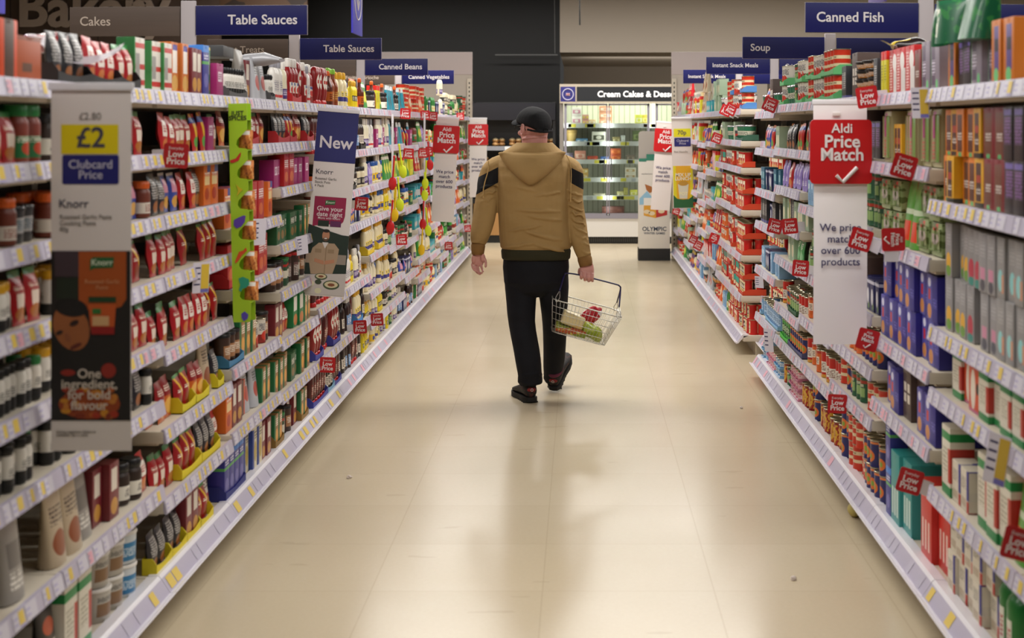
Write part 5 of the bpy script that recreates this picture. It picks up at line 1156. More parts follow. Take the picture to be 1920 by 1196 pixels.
# spectacles
bm = bmesh.new()
for s in (-1, 1):
    c = H(s * .034, .118, .004)
    tube(bm, [c + LT * .025 * math.cos(a) + UPV * .019 * math.sin(a) for a in [2 * math.pi * k / 16 for k in range(16)]], .0022, 6, closed=True)
    tube(bm, [H(s * .058, .116, .012), H(s * .078, .05, .016), H(s * .088, -.006, .018), H(s * .088, -.022, .008), H(s * .084, -.032, -.016)], .0024, 6)
tube(bm, [H(-.01, .12, .006), H(0, .123, .009), H(.01, .12, .006)], .002, 6)
gl = baked('spectacles', bm, M('141416', .3), man)
for s in (-1, 1):
    bm = bmesh.new(); c = H(s * .034, .118, .004); bm.faces.new([bm.verts.new(c + LT * .024 * math.cos(a) + UPV * .018 * math.sin(a)) for a in [2 * math.pi * k / 16 for k in range(16)]])
    baked('lens', bm, pane_mat('spectacle_glass', 'f0f4f4'), gl)
# shoes
def shoe(name, heel, yaw, pitch, roll):
    mt = Matrix.Translation(Vector(heel)) @ Matrix.Rotation(R(yaw), 4, 'Z') @ Matrix.Rotation(R(pitch), 4, 'X') @ Matrix.Rotation(R(roll), 4, 'Y') @ Matrix.Scale(1.14, 4) @ Matrix.Translation((0, .03, 0))
    def place(bm):
        for v in bm.verts: v.co = mt @ v.co
        return bm
    bm = bmesh.new(); st = [(-.024, .029, .092, .022), (.0, .036, .108, .022), (.04, .038, .108, .022), (.08, .037, .098, .026), (.12, .040, .084, .024), (.17, .047, .068, .022), (.215, .047, .056, .022), (.25, .038, .047, .024), (.272, .018, .036, .026)]
    rr = []
    for y, hw, h, z0 in st: rr.append([bm.verts.new((hw * math.cos(a) * (1.0 if math.sin(a) < 0 else .8 + .2 * abs(math.cos(a))), y, z0 + (h - z0) * (.5 + .5 * math.sin(a)))) for a in [2 * math.pi * k / 16 for k in range(16)]])
    for a, b in zip(rr, rr[1:]):
        for k in range(16): bm.faces.new((a[k], a[(k + 1) % 16], b[(k + 1) % 16], b[k]))
    bm.faces.new(rr[0][::-1]); bm.faces.new(rr[-1])
    t = NT('shoe_mesh'); p = t.coord('Object'); t.l.new(t.mix(t.math('GREATER_THAN', t.noise(p, 55, 2), .60), lin('141312'), lin('43201c')), t.b.inputs['Base Color']); t.b.inputs['Roughness'].default_value = .7
    up = baked(name, place(bm), t.m, man, None, 0, 1)
    bm = bmesh.new(); out = [(-.026, .022), (-.03, .0), (-.026, -.022), (.0, -.036), (.06, -.038), (.11, -.039), (.17, -.049), (.22, -.048), (.26, -.036), (.28, -.012), (.28, .012), (.26, .036), (.22, .048), (.17, .049), (.11, .039), (.06, .038), (.0, .038)]
    a = [bm.verts.new((-y, x, .0 + (.014 if x > .24 else 0) + (.006 if x < -.02 else 0))) for x, y in out]; b = [bm.verts.new((-y * 1.0, x, .028 if x < .1 else .026)) for x, y in out]
    bm.faces.new(a); bm.faces.new(b[::-1])
    for k in range(len(a)): bm.faces.new((a[k], b[k], b[(k + 1) % len(a)], a[(k + 1) % len(a)]))
    for k in range(7): box(bm, -.04, .04, .0 + .035 * k, .008 + .035 * k, -.002, .004)
    baked('sole', place(bm), M('0d0c0b', .8), up, ang=40)
    bm = bmesh.new(); tube(bm, [(.034 * math.cos(a), .035 + .055 * math.sin(a), .100) for a in [2 * math.pi * k / 20 for k in range(20)]], .010, 8, closed=True); baked('collar', place(bm), M('5c1c34', .8), up)
    bm = bmesh.new(); ball(bm, Vector((0, -.018, .068)), .024, .010, .013); baked('heel_tab', place(bm), M('7a1010', .6), up)
    bm = bmesh.new(); tube(bm, [(.0065 * math.cos(a), -.0285, .068 + .0065 * math.sin(a)) for a in [2 * math.pi * k / 14 for k in range(14)]], .002, 6, closed=True); baked('badge', place(bm), M('a8a09c', .5), up)
shoe('left_shoe', (-.287, 9.085, .002), 17, 0, 0)
shoe('right_shoe', (-.168, 9.47, .004), -15, 30, 6)
for P in ([A(994, 708, 9.145), A(994, 724, 9.15), A(993.5, 736, 9.155)], [A(1036, 702, 9.49), A(1037, 716, 9.505), A(1037.5, 724, 9.50)]):
    bm = bmesh.new(); tube(bm, P, [.040, .037, .034], 14); baked('sock', bm, M('131216', .9), man)
# ------------------------------------------------------------------ the basket
WIRE = M('c4c2ba', .3, .75); BAIL = M('1f1c4c', .35)
bc = A(1099, 571.5, 9.2)
BM = Matrix.Translation(bc) @ Matrix.Rotation(R(3), 4, 'Z') @ Matrix.Rotation(R(15.5), 4, 'Y') @ Matrix.Rotation(R(2), 4, 'X')
bk = thing('shopping_basket', 'silver wire shopping basket with dark blue handles held in the right hand', 'basket', bc)
def bsk(u, v, w_):                           # u along, v across, w down 0..1
    L_ = .213 - .052 * w_; W_ = .148 - .036 * w_
    return BM @ Vector((u * L_, v * W_, -.193 * w_))
def bbake(name, bm, mat, par): return baked(name, bm, mat, par, org=bc)
bm = bmesh.new()
for w_, r in ((0, .0038), (.2, .0017), (.4, .0015), (.6, .0015), (.8, .0015), (1, .0026)):
    c4 = [(-1, -1), (1, -1), (1, 1), (-1, 1)]
    pts = []
    for (a, b), (c, d) in zip(c4, c4[1:] + c4[:1]):
        for k in range(1, 10): pts.append(bsk(a + (c - a) * k / 10, b + (d - b) * k / 10, w_))
    tube(bm, pts, r, 6, closed=True)
sides = bbake('rim_and_rings', bm, WIRE, bk)
bm = bmesh.new()
for k in range(19):
    q = -1 + 2 * k / 18
    for s in (-1, 1): tube(bm, [bsk(q, s, 0), bsk(q, s, 1)], .0011, 5)
for k in range(11):
    q = -1 + 2 * k / 10
    for s in (-1, 1): tube(bm, [bsk(s, q, 0), bsk(s, q, 1)], .0011, 5)
bbake('upright_wires', bm, WIRE, bk)
bm = bmesh.new()
for k in range(1, 16):
    q = -1 + 2 * k / 16; tube(bm, [bsk(q, -1, 1), bsk(q, 1, 1)], .0013, 5)
for k in range(1, 6):
    q = -1 + 2 * k / 6; tube(bm, [bsk(-1, q, 1), bsk(1, q, 1)], .0017, 5)
bbake('base_grid', bm, WIRE, bk)
for s in (-1, 1):
    e0, e1 = bsk(-.88, s, 0), bsk(.9, s, 0); dy = .0035 * s
    top = [A(1058, 516, 9.19 + dy), A(1063, 512.5, 9.19 + dy), A(1079, 514, 9.19 + dy), A(1100, 519, 9.19 + dy), A(1153, 532.5, 9.19 + dy), A(1161, 536, 9.19 + dy), A(1163.5, 542, 9.19 + dy)]
    lo0 = e0 + (top[0] - e0) * .35; lo1 = e1 + (top[-1] - e1) * .35
    bm = bmesh.new(); tube(bm, smoothpath([lo0] + top + [lo1], 3), .0046, 8); hn = bbake('handle', bm, BAIL, bk)
    bm = bmesh.new()
    for e, l in ((e0, lo0), (e1, lo1)):
        d_ = (l - e); tube(bm, [l + d_ * .15, e + d_ * .35 + Vector((.012, 0, 0)), e + Vector((.006, 0, -.006)), e + Vector((-.006, 0, -.006)), e + d_ * .35 + Vector((-.012, 0, 0)), l + d_ * .15], .0026, 6)
    tag(bbake('handle_loop', bm, WIRE, hn), 'silver loop at the handle end', None)
def inb(name, label, cat, bm, mat, sub=0, sc=None):
    o = baked(name, bm, mat, None, org=bc, sub=sub); o.location = bc; tag(o, label, cat, 'shopping in the basket'); return o
def BP(x, y, z): return BM @ Vector((x, y, z))
def bx(x0, x1, y0, y1, z0, z1, bev, rot=0):
    bm = bmesh.new(); box(bm, x0, x1, y0, y1, z0, z1, 0, bev); c = Vector(((x0 + x1) / 2, (y0 + y1) / 2, (z0 + z1) / 2)); m = Matrix.Rotation(R(rot), 4, 'Y')
    for v in bm.verts: v.co = BM @ (c + m @ (v.co - c))
    return bm
inb('food_carton', 'flat green carton with red stripe lying in the wire basket', 'carton', bx(-.145, .04, -.085, .06, -.187, -.146, .004), pack('green_ready_meal', '7c8c2c', [('z', .3, .7, 'b05028'), ('p', 9.0, .6, 'd0c060')], .4))
inb('cheese_block', 'pale cream block of wrapped cheese on top in the wire basket', 'cheese', bx(-.125, .015, -.075, .03, -.143, -.066, .014, 6), pack('cheese_wrap', 'e0cf9c', [('t', .1, .6, .5, .8, 'f0ead0'), ('z', .0, .25, 'd8bc74')], .3))
bm = bmesh.new()
for k in range(9):
    v = k / 8; w_ = .062 * (math.sin(math.pi * (.12 + .8 * v)) ** .6); d_ = .03 * math.sin(math.pi * (.08 + .86 * v))
    pts = [BP(.045 + .05 * v - .03 + w_ * math.cos(a), -.01 + d_ * math.sin(a), -.12 + .125 * v + .012 * math.cos(a * 3)) for a in [2 * math.pi * q / 16 for q in range(16)]]
    ringv = [bm.verts.new(p) for p in pts]
    if k: 
        for q in range(16): bm.faces.new((prv[q], prv[(q + 1) % 16], ringv[(q + 1) % 16], ringv[q]))
    else: bm.faces.new(ringv[::-1])
    prv = ringv
bm.faces.new(prv)
inb('snack_packet', 'crumpled red and white packet sticking up out of the wire basket', 'packet', bm, pack('red_packet', 'b01824', [('r', .45, .9, .45, .8, 'c8c4cc'), ('o', .5, .62, .25, .15, 'd8d4d8'), ('p', 5.0, .62, '8c1018')], .3), 1)
bm = bmesh.new(); vs = ball(bm, Vector((0, 0, 0)), .078, .06, .045, u=20, v=12)
for v in vs: v.co += Vector((.006 * math.sin(40 * v.co.y), 0, .006 * math.sin(55 * v.co.x))); v.co = BM @ (Vector((.075, -.035, -.142)) + Matrix.Rotation(R(28), 3, 'Y') @ v.co)
inb('salad_bag', 'lime green bag in the wire basket', 'bag', bm, pack('green_bag', '8a9c26', [('p', 4.0, .52, 'a4b040'), ('s', 1.35, 1.0, .12, 'e0dc20')], .3))
# ------------------------------------------------------------------ far end: chilled cabinet, bread display, bakery fascia, standee
Y = 21.45; u = Y / FPX
def fx(px): return (px - VX) * u
def fz(py): return EYE - (py - VY) * u
FRM = M('8f8c98', .4, .3); FWH = M('d6d3cf', .45); FBK = M('101214', .4)
fr = thing('chilled_cabinet', 'tall chilled cabinet with black Cream Cakes & Desserts header and glass doors', 'fridge', (.65, Y, 0))
X0, X1, XC = -.29, 1.62, .65
def fb(name, boxes, mat, par=fr, sm=0):
    bm = bmesh.new()
    for b in boxes: box(bm, *b)
    return obj(name, finish(bm, name, mat, sm), par)
a0, a1 = X0 - XC, X1 - XC
fb('case', [(a0, a0 + .05, 0, .85, .1, 2.24), (a1 - .05, a1, 0, .85, .1, 2.24), (a0, a1, .02, .85, 2.19, 2.24), (a0, a1, .8, .85, .1, 2.24)], M('8c8680', .5))
t = NT('slatted_back'); p_ = t.coord('Object'); x_, y_, z_ = t.xyz(p_)
t.l.new(t.mix(t.math('GREATER_THAN', t.math('FRACT', t.math('MULTIPLY', x_, 13.0)), .82), lin('cfd0bc'), lin('a3a592')), t.b.inputs['Base Color'])
bp_ = fb('back_liner', [(a0 + .05, a1 - .05, .74, .79, .36, 2.16)], t.m)
fb('kick_plate', [(a0, a1, .06, .1, 0, .10)] , FBK); fb('grille', [(a0 + .2 + .03 * k, a0 + .215 + .03 * k, .045, .06, .02, .08) for k in range(30)], M('3a3a38', .5))
fb('front_panel', [(a0, a1, -.02, .06, .10, .355)], FWH); fb('front_rail', [(a0, a1, -.03, .04, .355, .40)], FRM)
hb = fb('header_board', [(a0 + .24, a1, -.05, -.02, 2.0, 2.205)], M('14171c', .4))
fb('header_trim', [(a0, a1, -.055, -.0, 1.975, 1.998), (a0, a1, -.02, .02, 2.208, 2.245), (a0, a0 + .012, -.055, -.02, 1.99, 2.21), (a0 + .222, a0 + .24, -.055, -.02, 1.99, 2.21)], M('a89c8a', .5))
obj('lettering', text_mesh('Cream Cakes & Desserts', .117, M('f2f0f0', .5, emit=.55), .02, 'LEFT'), hb, (fx(1120) - XC, -.053, 2.1))
bd = fb('badge', [(a0 + .012, a0 + .222, -.052, -.02, 1.998, 2.207)], M('25246c', .45))
bm = bmesh.new(); cx = a0 + .117; tube(bm, [(cx + .076 * math.cos(k * math.pi / 12), -.054, 2.1 + .078 * math.sin(k * math.pi / 12)) for k in range(24)], .006, 6, closed=True); obj('ring', finish(bm, 'ring', M('b8b4cc', .5)), bd)
fl = fb('flag_mark', [(cx - .03, cx + .03, -.056, -.052, 2.08, 2.12)], M('22285c', .5), bd)
bm = bmesh.new()
for s in (-1, 1): tube(bm, [(cx - .028, -.0565, 2.1 + s * .018), (cx + .028, -.0565, 2.1 - s * .018)], .003, 5)
box(bm, cx - .03, cx + .03, -.059, -.056, 2.094, 2.106); box(bm, cx - .006, cx + .006, -.059, -.056, 2.08, 2.12); obj('white_cross', finish(bm, 'white_cross', M('d8d4d8', .5)), fl)
bm = bmesh.new(); box(bm, cx - .03, cx + .03, -.061, -.059, 2.097, 2.103); box(bm, cx - .003, cx + .003, -.061, -.059, 2.08, 2.12); obj('red_cross', finish(bm, 'red_cross', M('b01c2c', .5)), fl)
SHF = [fz(235), fz(269), fz(303), fz(337), fz(371)]
for z in SHF + [.41]:
    s = fb('shelf', [(a0 + .06, a1 - .06, .12, .72, z - .02, z)], M('b8b6ae', .45))
    if z > .5:
        bm = bmesh.new(); box(bm, a0 + .06, a1 - .06, .10, .12, z - .035, z + .03)
        rq = random.Random(int(z * 100))
        for k in range(9):
            x = a0 + .1 + rq.uniform(0, 1.6); box(bm, x, x + rq.uniform(.05, .12), .098, .1, z - .028, z + .02, rq.choice((1, 1, 2)))
        obj('price_strip', finish(bm, 'price_strip', [M('d4d4d6', .4), M('d8cc4c', .5), M('b4b4bc', .5)], 0), s)
for k, (p0, p1) in enumerate(((1058, 1139), (1141, 1218), (1229, 1302))):
    x0, x1 = fx(p0) - XC, fx(p1) - XC; tk = .035
    d = fb('door', [(x0, x0 + (tk if k != 1 else .015), -.03, .0, .40, 1.97), (x1 - (tk if k != 0 else .015), x1, -.03, .0, .40, 1.97), (x0, x1, -.03, 0, .40, .43), (x0, x1, -.03, 0, 1.945, 1.97)], FRM)
    g = pane_mat('door_glass', 'eef4f0')
    fb('glass_pane', [(x0 + .015, x1 - .015, -.018, -.014, .43, 1.945)], g, d)
    fb('door_handle', [((x1 - .05) if k != 1 else (x0 + .03), (x1 - .035) if k != 1 else (x0 + .045), -.05, -.03, .9, 1.2)], M('4a4a50', .4), d)
area('cabinet_lamp', (.65, Y + .16, 2.15), 1.7, .12, 16, (1, 1, .88), (R(28), 0, 0))
lp = fb('strip_lamp', [(a0 + .1, a1 - .1, .10, .13, 2.15, 2.18)], M('e8f0d8', .4, emit=1.6))
for px in (1061, 1140, 1222): area('door_lamp', (fx(px), Y + .015, 1.15), .04, 1.45, 2.6, (1, 1, .95), (R(90), 0, 0))
# things on its shelves: (picture x, width, height, depth row, colour, second colour, words, stack)
ck = [
 (0, 1081, 18, 17, 'e0d8d4', 'c888a0', 'white and pink cake box', 2), (0, 1098, 12, 10, 'c89088', 'd8c850', 'pink and yellow cake box', 2), (0, 1110, 14, 11, 'd8b890', 'e0d8c8', 'cream dessert box', 1), (0, 1136, 24, 12, 'd89878', 'e8dcc8', 'peach striped cake box', 3), (0, 1199, 14, 20, 'd8d858', 'e8e8c0', 'yellow cake box', 1), (0, 1211, 12, 20, 'd0b840', 'e8e090', 'gold and yellow cake box', 1),
 (1, 1091, 22, 9, '4f86b4', 'c8d8e8', 'blue and white flat dessert box', 1), (1, 1123, 26, 22, 'dcd8cc', '4a4a3a', 'white cake box with dark window', 1), (1, 1156, 15, 12, '8a7c4c', 'c8c090', 'olive dessert tub', 1), (1, 1169, 8, 15, 'c8ccc8', 'e8e8e8', 'small white dessert pot', 1), (1, 1196, 18, 24, '5a6a3c', '8a9a60', 'dark green cake box', 1),
 (2, 1088, 21, 20, 'c88474', 'e0b8a8', 'salmon pink cake box', 1), (2, 1111, 20, 10, 'b0402c', 'd8603c', 'flat red cake box', 1), (2, 1134, 16, 9, '30508c', '5a80c0', 'flat blue cake box', 1), (2, 1155, 20, 12, 'b0481c', 'd87830', 'orange boxed dessert', 2), (2, 1183, 16, 12, '6a5a4c', '9a8a78', 'brown dessert tub', 1), (2, 1068, 14, 16, '3a3044', '5a5070', 'dark purple cake box', 1),
 (3, 1094, 18, 10, 'd0a860', 'e8dcb8', 'golden cake box', 2), (3, 1183, 20, 11, 'd8d0c0', 'b89868', 'white and tan dessert box', 2),
 (4, 1124, 22, 7, 'c0b8a0', 'e0d8c8', 'low beige dessert box', 1), (4, 1164, 14, 11, 'c8c088', 'e8e0b8', 'pale yellow dessert box', 1), (4, 1174, 8, 18, 'a8a048', 'c8c070', 'olive yellow pot', 1), (4, 1189, 14, 14, 'dcd84c', 'f0ecb0', 'bright yellow dessert box', 1),
 (5, 1150, 42, 14, '6a3a34', '8a5048', 'dark red flat dessert tray', 1)]
for si, px, wp, hp_, c0, c1, words_, n in ck:
    z = (SHF + [.41])[si]; w_ = wp * u; h_ = hp_ * u
    me = carton('dessert_box', w_, .2, h_, pack('dessert', c0, [('r', .1, .9, .3, .7, c1), ('o', .5, .5, .2, .15, c0)], .4))[0]
    for k in range(n):
        o = obj('dessert_box', me, None, (fx(px), Y + .27, z + k * (h_ + .002)), (0, 0, R(-90)))
        nm = ['top', 'second', 'third', 'fourth', 'fifth', 'lowest'][si]
        tag(o, f'{words_} on the {nm} chilled cabinet shelf' + (f', {["lower", "middle", "upper"][k] if n == 3 else ["lower", "upper"][k]} of its stack' if n > 1 else ''), 'dessert box', 'desserts in the chilled cabinet')
# cream tub on the left of the second shelf
bm = bmesh.new(); lathe(bm, [(.06, 0), (.075, .14), (.075, .15)], 18); tb_ = obj('dessert_tub', finish(bm, 'dessert_tub', M('c8a868', .5)), None, (fx(1071), Y + .24, SHF[1])); tag(tb_, 'round golden dessert tub at left of the second shelf', 'tub')
bm = bmesh.new(); lathe(bm, [(.08, .15), (.084, .155), (.084, .185), (.07, .195)], 18); obj('lid', finish(bm, 'lid', M('b89858', .5)), tb_)
# bread display left of it
bd = thing('bread_display', 'black bread display with wooden front panel behind the man', 'display', (-.93, 21.6, 0))
BKM = M('161618', .35, spec=.5)
b0, b1 = -.62, .58
fb('cabinet', [(b0, b1, .5, .55, .08, 2.0), (b0, b0 + .04, 0, .55, .08, 2.0), (b1 - .04, b1, 0, .55, .08, 2.0)], BKM, bd)
fb('canopy', [(b0, b1, -.05, .5, 1.74, 1.98)], M('2a2a30', .25, .4), bd)
fb('lower_panel', [(b0, b1, 0, .04, .11, .56)], M('a87c48', .5), bd); fb('kick_plate', [(b0, b1, .02, .06, 0, .11)], FBK, bd); fb('panel_cap', [(b0, b1, -.03, .5, .56, .62)], BKM, bd)
for k, z in enumerate((1.36, 1.10, .84)):
    s = fb('shelf', [(b0 + .04, b1 - .04, .02, .5, z - .025, z)], BKM, bd)
    fb('price_strip', [(b0 + .05, b1 - .05, .0, .02, z - .05, z + .01)], M('6a6c74' if k else '8a8c94', .4), s)
    fb('white_label', [(-.0 - .13 * k - .14, .18 - .13 * k - .12, -.004, 0, z - .045, z + .005)], M('dcdcdc', .5), s)
rb = random.Random(9); lo = []
bm = bmesh.new()
for q in (-.045, .045):
    for e in (0, 1): ball(bm, Vector((q, 0, .035 + .055 * e)), .048, .06, .036)
loaf = finish(bm, 'bread_rolls', pack('rolls', 'c89a60', [('p', 6.0, .5, 'a87440'), ('z', .8, 1, 'e0cca0')], .45), 60)
bm = bmesh.new()
for k in range(7): ball(bm, Vector((-.09 + .03 * k, 0, .055)), .02, .055, .055 + .004 * math.sin(k))
loaf2 = finish(bm, 'bread_loaf', pack('loaf', 'b8864c', [('z', .0, .4, 'd8c49c'), ('p', 5.0, .55, '8a5a30')], .5), 60)
for z, n in ((1.36, 5), (1.10, 5), (.84, 4)):
    for k in range(n):
        x = -.93 + b0 + .15 + k * (b1 - b0 - .25) / (n - 1)
        kind = rb.random() < .6
        o = obj('bread_rolls' if kind else 'bread_loaf', loaf if kind else loaf2, None, (x, 21.75, z + .001), (0, 0, rb.uniform(-.2, .2)))
        tag(o, f'bag of {"round rolls" if kind else "sliced loaf"} on the {"upper middle lower".split()[(1.36, 1.10, .84).index(z)]} bread shelf, {["leftmost", "second from left", "third from left", "fourth from left", "rightmost"][k if k < n - 1 else 4]}', 'bread', 'bread on the black display')
# bakery fascia high on the left
t = NT('fascia_board'); p_ = t.coord('Object'); x_, y_, z_ = t.xyz(p_)
c_ = t.mix(t.noise(t.scaled(p_, (6, 1, .7)), 1.0, 3), lin('3c2e26'), lin('4c3a30')); gap_ = t.math('LESS_THAN', t.math('FRACT', t.math('MULTIPLY', x_, 1.6)), .02)
t.l.new(t.mix(gap_, c_, lin('15100d')), t.b.inputs['Base Color']); t.b.inputs['Roughness'].default_value = .6
fa = thing('bakery_fascia', 'dark brown boarded fascia with large Bakery lettering, high on the left', 'sign', (-6.9, 21.8, 2.2))
fb('boards', [(-2.4, 1.75, 0, .1, 0, 1.9)], t.m, fa)
obj('lettering', text_mesh('Bakery', .78, M('a08f84', .5), .022, 'LEFT', .02), fa, (-1.14, -.03, 1.12))
fb('picture', [(1.75, 3.0, -.01, .06, .88, 1.9)], pack('bread_picture', '4a3018', [('p', 4.0, .5, '241408')], .6), fa)
# tall cardboard display at the end of the right shelves
Y = 18.75; u = Y / FPX; sx = fx(1227); sd = thing('cardboard_display', 'tall white cardboard display with OLYMPIC WINTER GAMES print and black base', 'display', (sx, Y, 0))
def dz(py): return EYE - (py - VY) * u
def dx(px): return (px - 1227) * u
bm = bmesh.new(); box(bm, dx(1197), dx(1257), 0, .3, 0, dz(466)); obj('base', finish(bm, 'base', M('121214', .5), 0), sd)
bm = bmesh.new(); box(bm, dx(1198), dx(1256), 0, .28, dz(466), dz(301), 0, .004); fp = obj('front', finish(bm, 'front', M('d4cec4', .5), 30), sd)
bm = bmesh.new(); o_ = rrect(dx(1197.5), dx(1257), dz(306), dz(246), .04); slab(bm, o_, .02, .05); obj('header_card', finish(bm, 'header_card', M('a8a29a', .55), 30), sd)
flat(fp, 'green_band', [(dx(1198), dz(303)), (dx(1212), dz(303)), (dx(1212), dz(301)), (dx(1233), dz(301)), (dx(1233), dz(289)), (dx(1212), dz(289)), (dx(1212), dz(297)), (dx(1198), dz(297))], -.002, M('2f7a64', .5))
for pts, cc in ((((1199, 372), (1213, 358), (1224, 371), (1232, 362), (1243, 352), (1255, 362), (1255, 380), (1199, 384)), '8ab4cc'), (((1209, 345), (1222, 350), (1224, 359), (1218, 362), (1212, 356)), 'a0602c'), (((1207, 371), (1230, 374), (1230, 409), (1207, 404)), 'd0962c'), (((1230, 380), (1251, 382), (1251, 403), (1230, 408)), 'b02c28'), (((1207, 371), (1228, 371), (1228, 385), (1207, 385)), 'dcd8d0')):
    flat(fp, 'printed_picture', [(dx(a), dz(b)) for a, b in pts][::-1], -.0015 - .0006 * (cc in ('d0962c', 'b02c28', 'dcd8d0')) - .0006 * (cc == 'dcd8d0'), M(cc, .5))
for px, py in ((1213, 397), (1222, 400), (1240, 396)): flat(fp, 'printed_picture', ell(dx(px), dz(py), 6 * u, 4 * u), -.0036, M('d8c4a0', .5))
obj('lettering', text_mesh('OLYMPIC', .072, M('24344c', .5), .022), fp, (dx(1227), -.001, dz(429.5)))
obj('lettering', text_mesh('WINTER GAMES', .036, M('2c3a50', .5), .022), fp, (dx(1227), -.001, dz(437.5)))
obj('lettering', text_mesh('warburtons', .028, M('4a4a50', .5), .004), fp, (dx(1213), -.001, dz(326)))
yt = flat(fp, 'yellow_ticket', rect(dx(1229), dx(1237), dz(330), dz(314)), -.002, M('d8d838', .5)); flat(fp, 'blue_ticket', rect(dx(1228.5), dx(1242), dz(345), dz(332)), -.002, M('3a3490', .5))
# cable from the ceiling
bm = bmesh.new(); tube(bm, [(fx(1086), 20.2, 4.35), (fx(1086) + .005, 20.2, 3.4), (fx(1087), 20.2, EYE + 190 * 20.2 / FPX)], [.008, .008, .012], 6)
tag(obj('hanging_cable', finish(bm, 'hanging_cable', M('2a2826', .6))), 'thin dark cable hanging from the ceiling above the chilled cabinet', 'cable')
bm = bmesh.new(); tube(bm, [(fx(1028), 22.9, 4.35), (fx(1030), 22.9, EYE + 137 * 22.9 / FPX)], .006, 5); tube(bm, [(fx(893), 22.9, EYE + 134 * 22.9 / FPX), (fx(1036), 22.9, EYE + 134 * 22.9 / FPX)], .012, 6)
tag(obj('hanging_rail', finish(bm, 'hanging_rail', M('4a4a4a', .5))), 'thin grey rail hanging in front of the black wall', 'rail')
# ------------------------------------------------------------------ lime strip of spice packs, spoons on strips
Y = 5.98; u = Y / FPX
js = thing('display_strip', 'lime green scalloped Just Spices display strip hanging on the left shelves', 'display', (X_(447, Y), Y, 1.74), (0, R(-1.3), 0))
def jx(px): return (px - 447) * u
def jz(py): return -(py - 194) * u
outl = [(jx(428), jz(194)), (jx(428), jz(604)), (jx(460), jz(604))]
for k in range(5, -1, -1):
    y0 = 243 + 57 * k
    outl += [(jx(462), jz(y0 + 40)), (jx(459), jz(y0 + 36)), (jx(445), jz(y0 + 34)), (jx(441), jz(y0 + 28)), (jx(443), jz(y0 + 19)), (jx(462), jz(y0))]
outl += [(jx(463), jz(194))]
bm = bmesh.new(); slab(bm, outl, 0, .004); LIME = M('93b820', .45)
bm.normal_update()
bmesh.ops.triangulate(bm, faces=[f for f in bm.faces if len(f.verts) > 4])
ft = obj('front_card', finish(bm, 'front_card', LIME, 0), js)
bm = bmesh.new(); box(bm, jx(428), jx(431), .004, .07, jz(604), jz(194)); box(bm, jx(431), jx(463), .066, .07, jz(604), jz(194))
for k in range(7): box(bm, jx(431), jx(463), .004, .066, jz(243 + 57 * k - 18) - .002, jz(243 + 57 * k - 18))
obj('side_wall', finish(bm, 'side_wall', LIME, 0), js)
obj('lettering', text_mesh('JUST\nSPICES', .024, M('1c2a10', .6), .014, line=.8), ft, (jx(445), -.001, jz(217)))
def jp(name, pts, c): flat(ft, name, [(jx(a), jz(b)) for a, b in pts][::-1], -.001, M(c, .5))
jp('printed_chilli', ((429, 300), (440, 297), (447, 288), (450, 285), (449, 292), (445, 301), (436, 305), (430, 305)), 'b02018')
jp('printed_leaf', ((439, 345), (446, 352), (452, 356), (446, 361), (440, 368), (443, 357)), 'b8a81c')
jp('printed_chilli', ((434, 412), (442, 408), (452, 404), (456, 405), (454, 416), (447, 425), (438, 428), (433, 422)), '54389c')
jp('printed_carrot', ((434, 490), (442, 472), (450, 470), (455, 464), (457, 470), (448, 478), (441, 488), (435, 494)), 'c04418')
jp('printed_broccoli', ((440, 522), (448, 519), (459, 524), (460, 534), (453, 540), (447, 541), (444, 547), (440, 544), (443, 534)), '1f8c70')
jp('printed_beet', ((444, 588), (450, 584), (457, 590), (455, 598), (448, 602), (444, 596)), '4a3c9c')
for k in range(6):
    y0 = 243 + 57 * k; pz = 1.74 + jz(y0 + 36) - .0015
    me = PROD.get('spk') or PROD.setdefault('spk', sachet('spice_pack', .055, .02, .075, pack('cinnamon', 'c8783a', [('s', .6, .3, .08, '7a3c18'), ('s', 1.0, .3, .06, 'e0a060'), ('p', 6.0, .55, 'a85a28'), ('r', .2, .8, .75, .95, 'd8d0c8')], .4), 0)[0])
    o = obj('spice_pack', me, None, (X_(457 + 2.2 * k, Y), Y + .035, pz), (0, 0, R(-90)))
    tag(o, f'orange spice pack in the {NUM[k + 1]} notch from the top of the lime strip', 'packet', 'spice packs on the lime strip')
def clip_strip(px, y0, y1, Y, label):
    a, b = at(px, y0, Y), at(px, y1, Y); r_ = thing('clip_strip', label, 'strip', a, group='hanging clip strips')
    bm = bmesh.new(); h = a.z - b.z; box(bm, -.008, .008, 0, .0015, -h, 0)
    obj('strap', finish(bm, 'strap', M('d8d6dc', .3), 0), r_)
    bm = bmesh.new()
    for k in range(6): tube(bm, [(0, -.001, -h * (k + .5) / 6), (0, -.02, -h * (k + .5) / 6 + .004)], .002, 5)
    obj('hook', finish(bm, 'hook', M('d8d6dc', .3)), r_)
clip_strip(736, 214, 420, 11.0, 'white clip strip carrying the nearer hanging spoons'); clip_strip(796, 212, 450, 13.2, 'white clip strip carrying the farther hanging spoons')
SPO = {}
def spoon(px, py, Y, col, label, tilt):
    p = at(px, py, Y)
    if col not in SPO:
        bm = bmesh.new(); vs = ball(bm, Vector((0, 0, -.19)), .030, .008, .048, u=14, v=10)
        m1 = finish(bm, 'bowl', M(col, .35), 60)
        bm = bmesh.new(); tube(bm, [(0, 0, -.15), (0, 0, -.08), (0, 0, 0)], [.007, .006, .007], 8); ball(bm, Vector((0, 0, 0)), .009, .006, .012, u=10, v=8)
        SPO[col] = (m1, finish(bm, 'spoon_handle', M(col, .35), 60))
    r_ = thing('hanging_spoon', label, 'spoon', p + Vector((0, -.025, .19)), (0, R(tilt), 0), 'spoons on the clip strips')
    obj('bowl', SPO[col][0], r_); obj('handle', SPO[col][1], r_)
    return r_
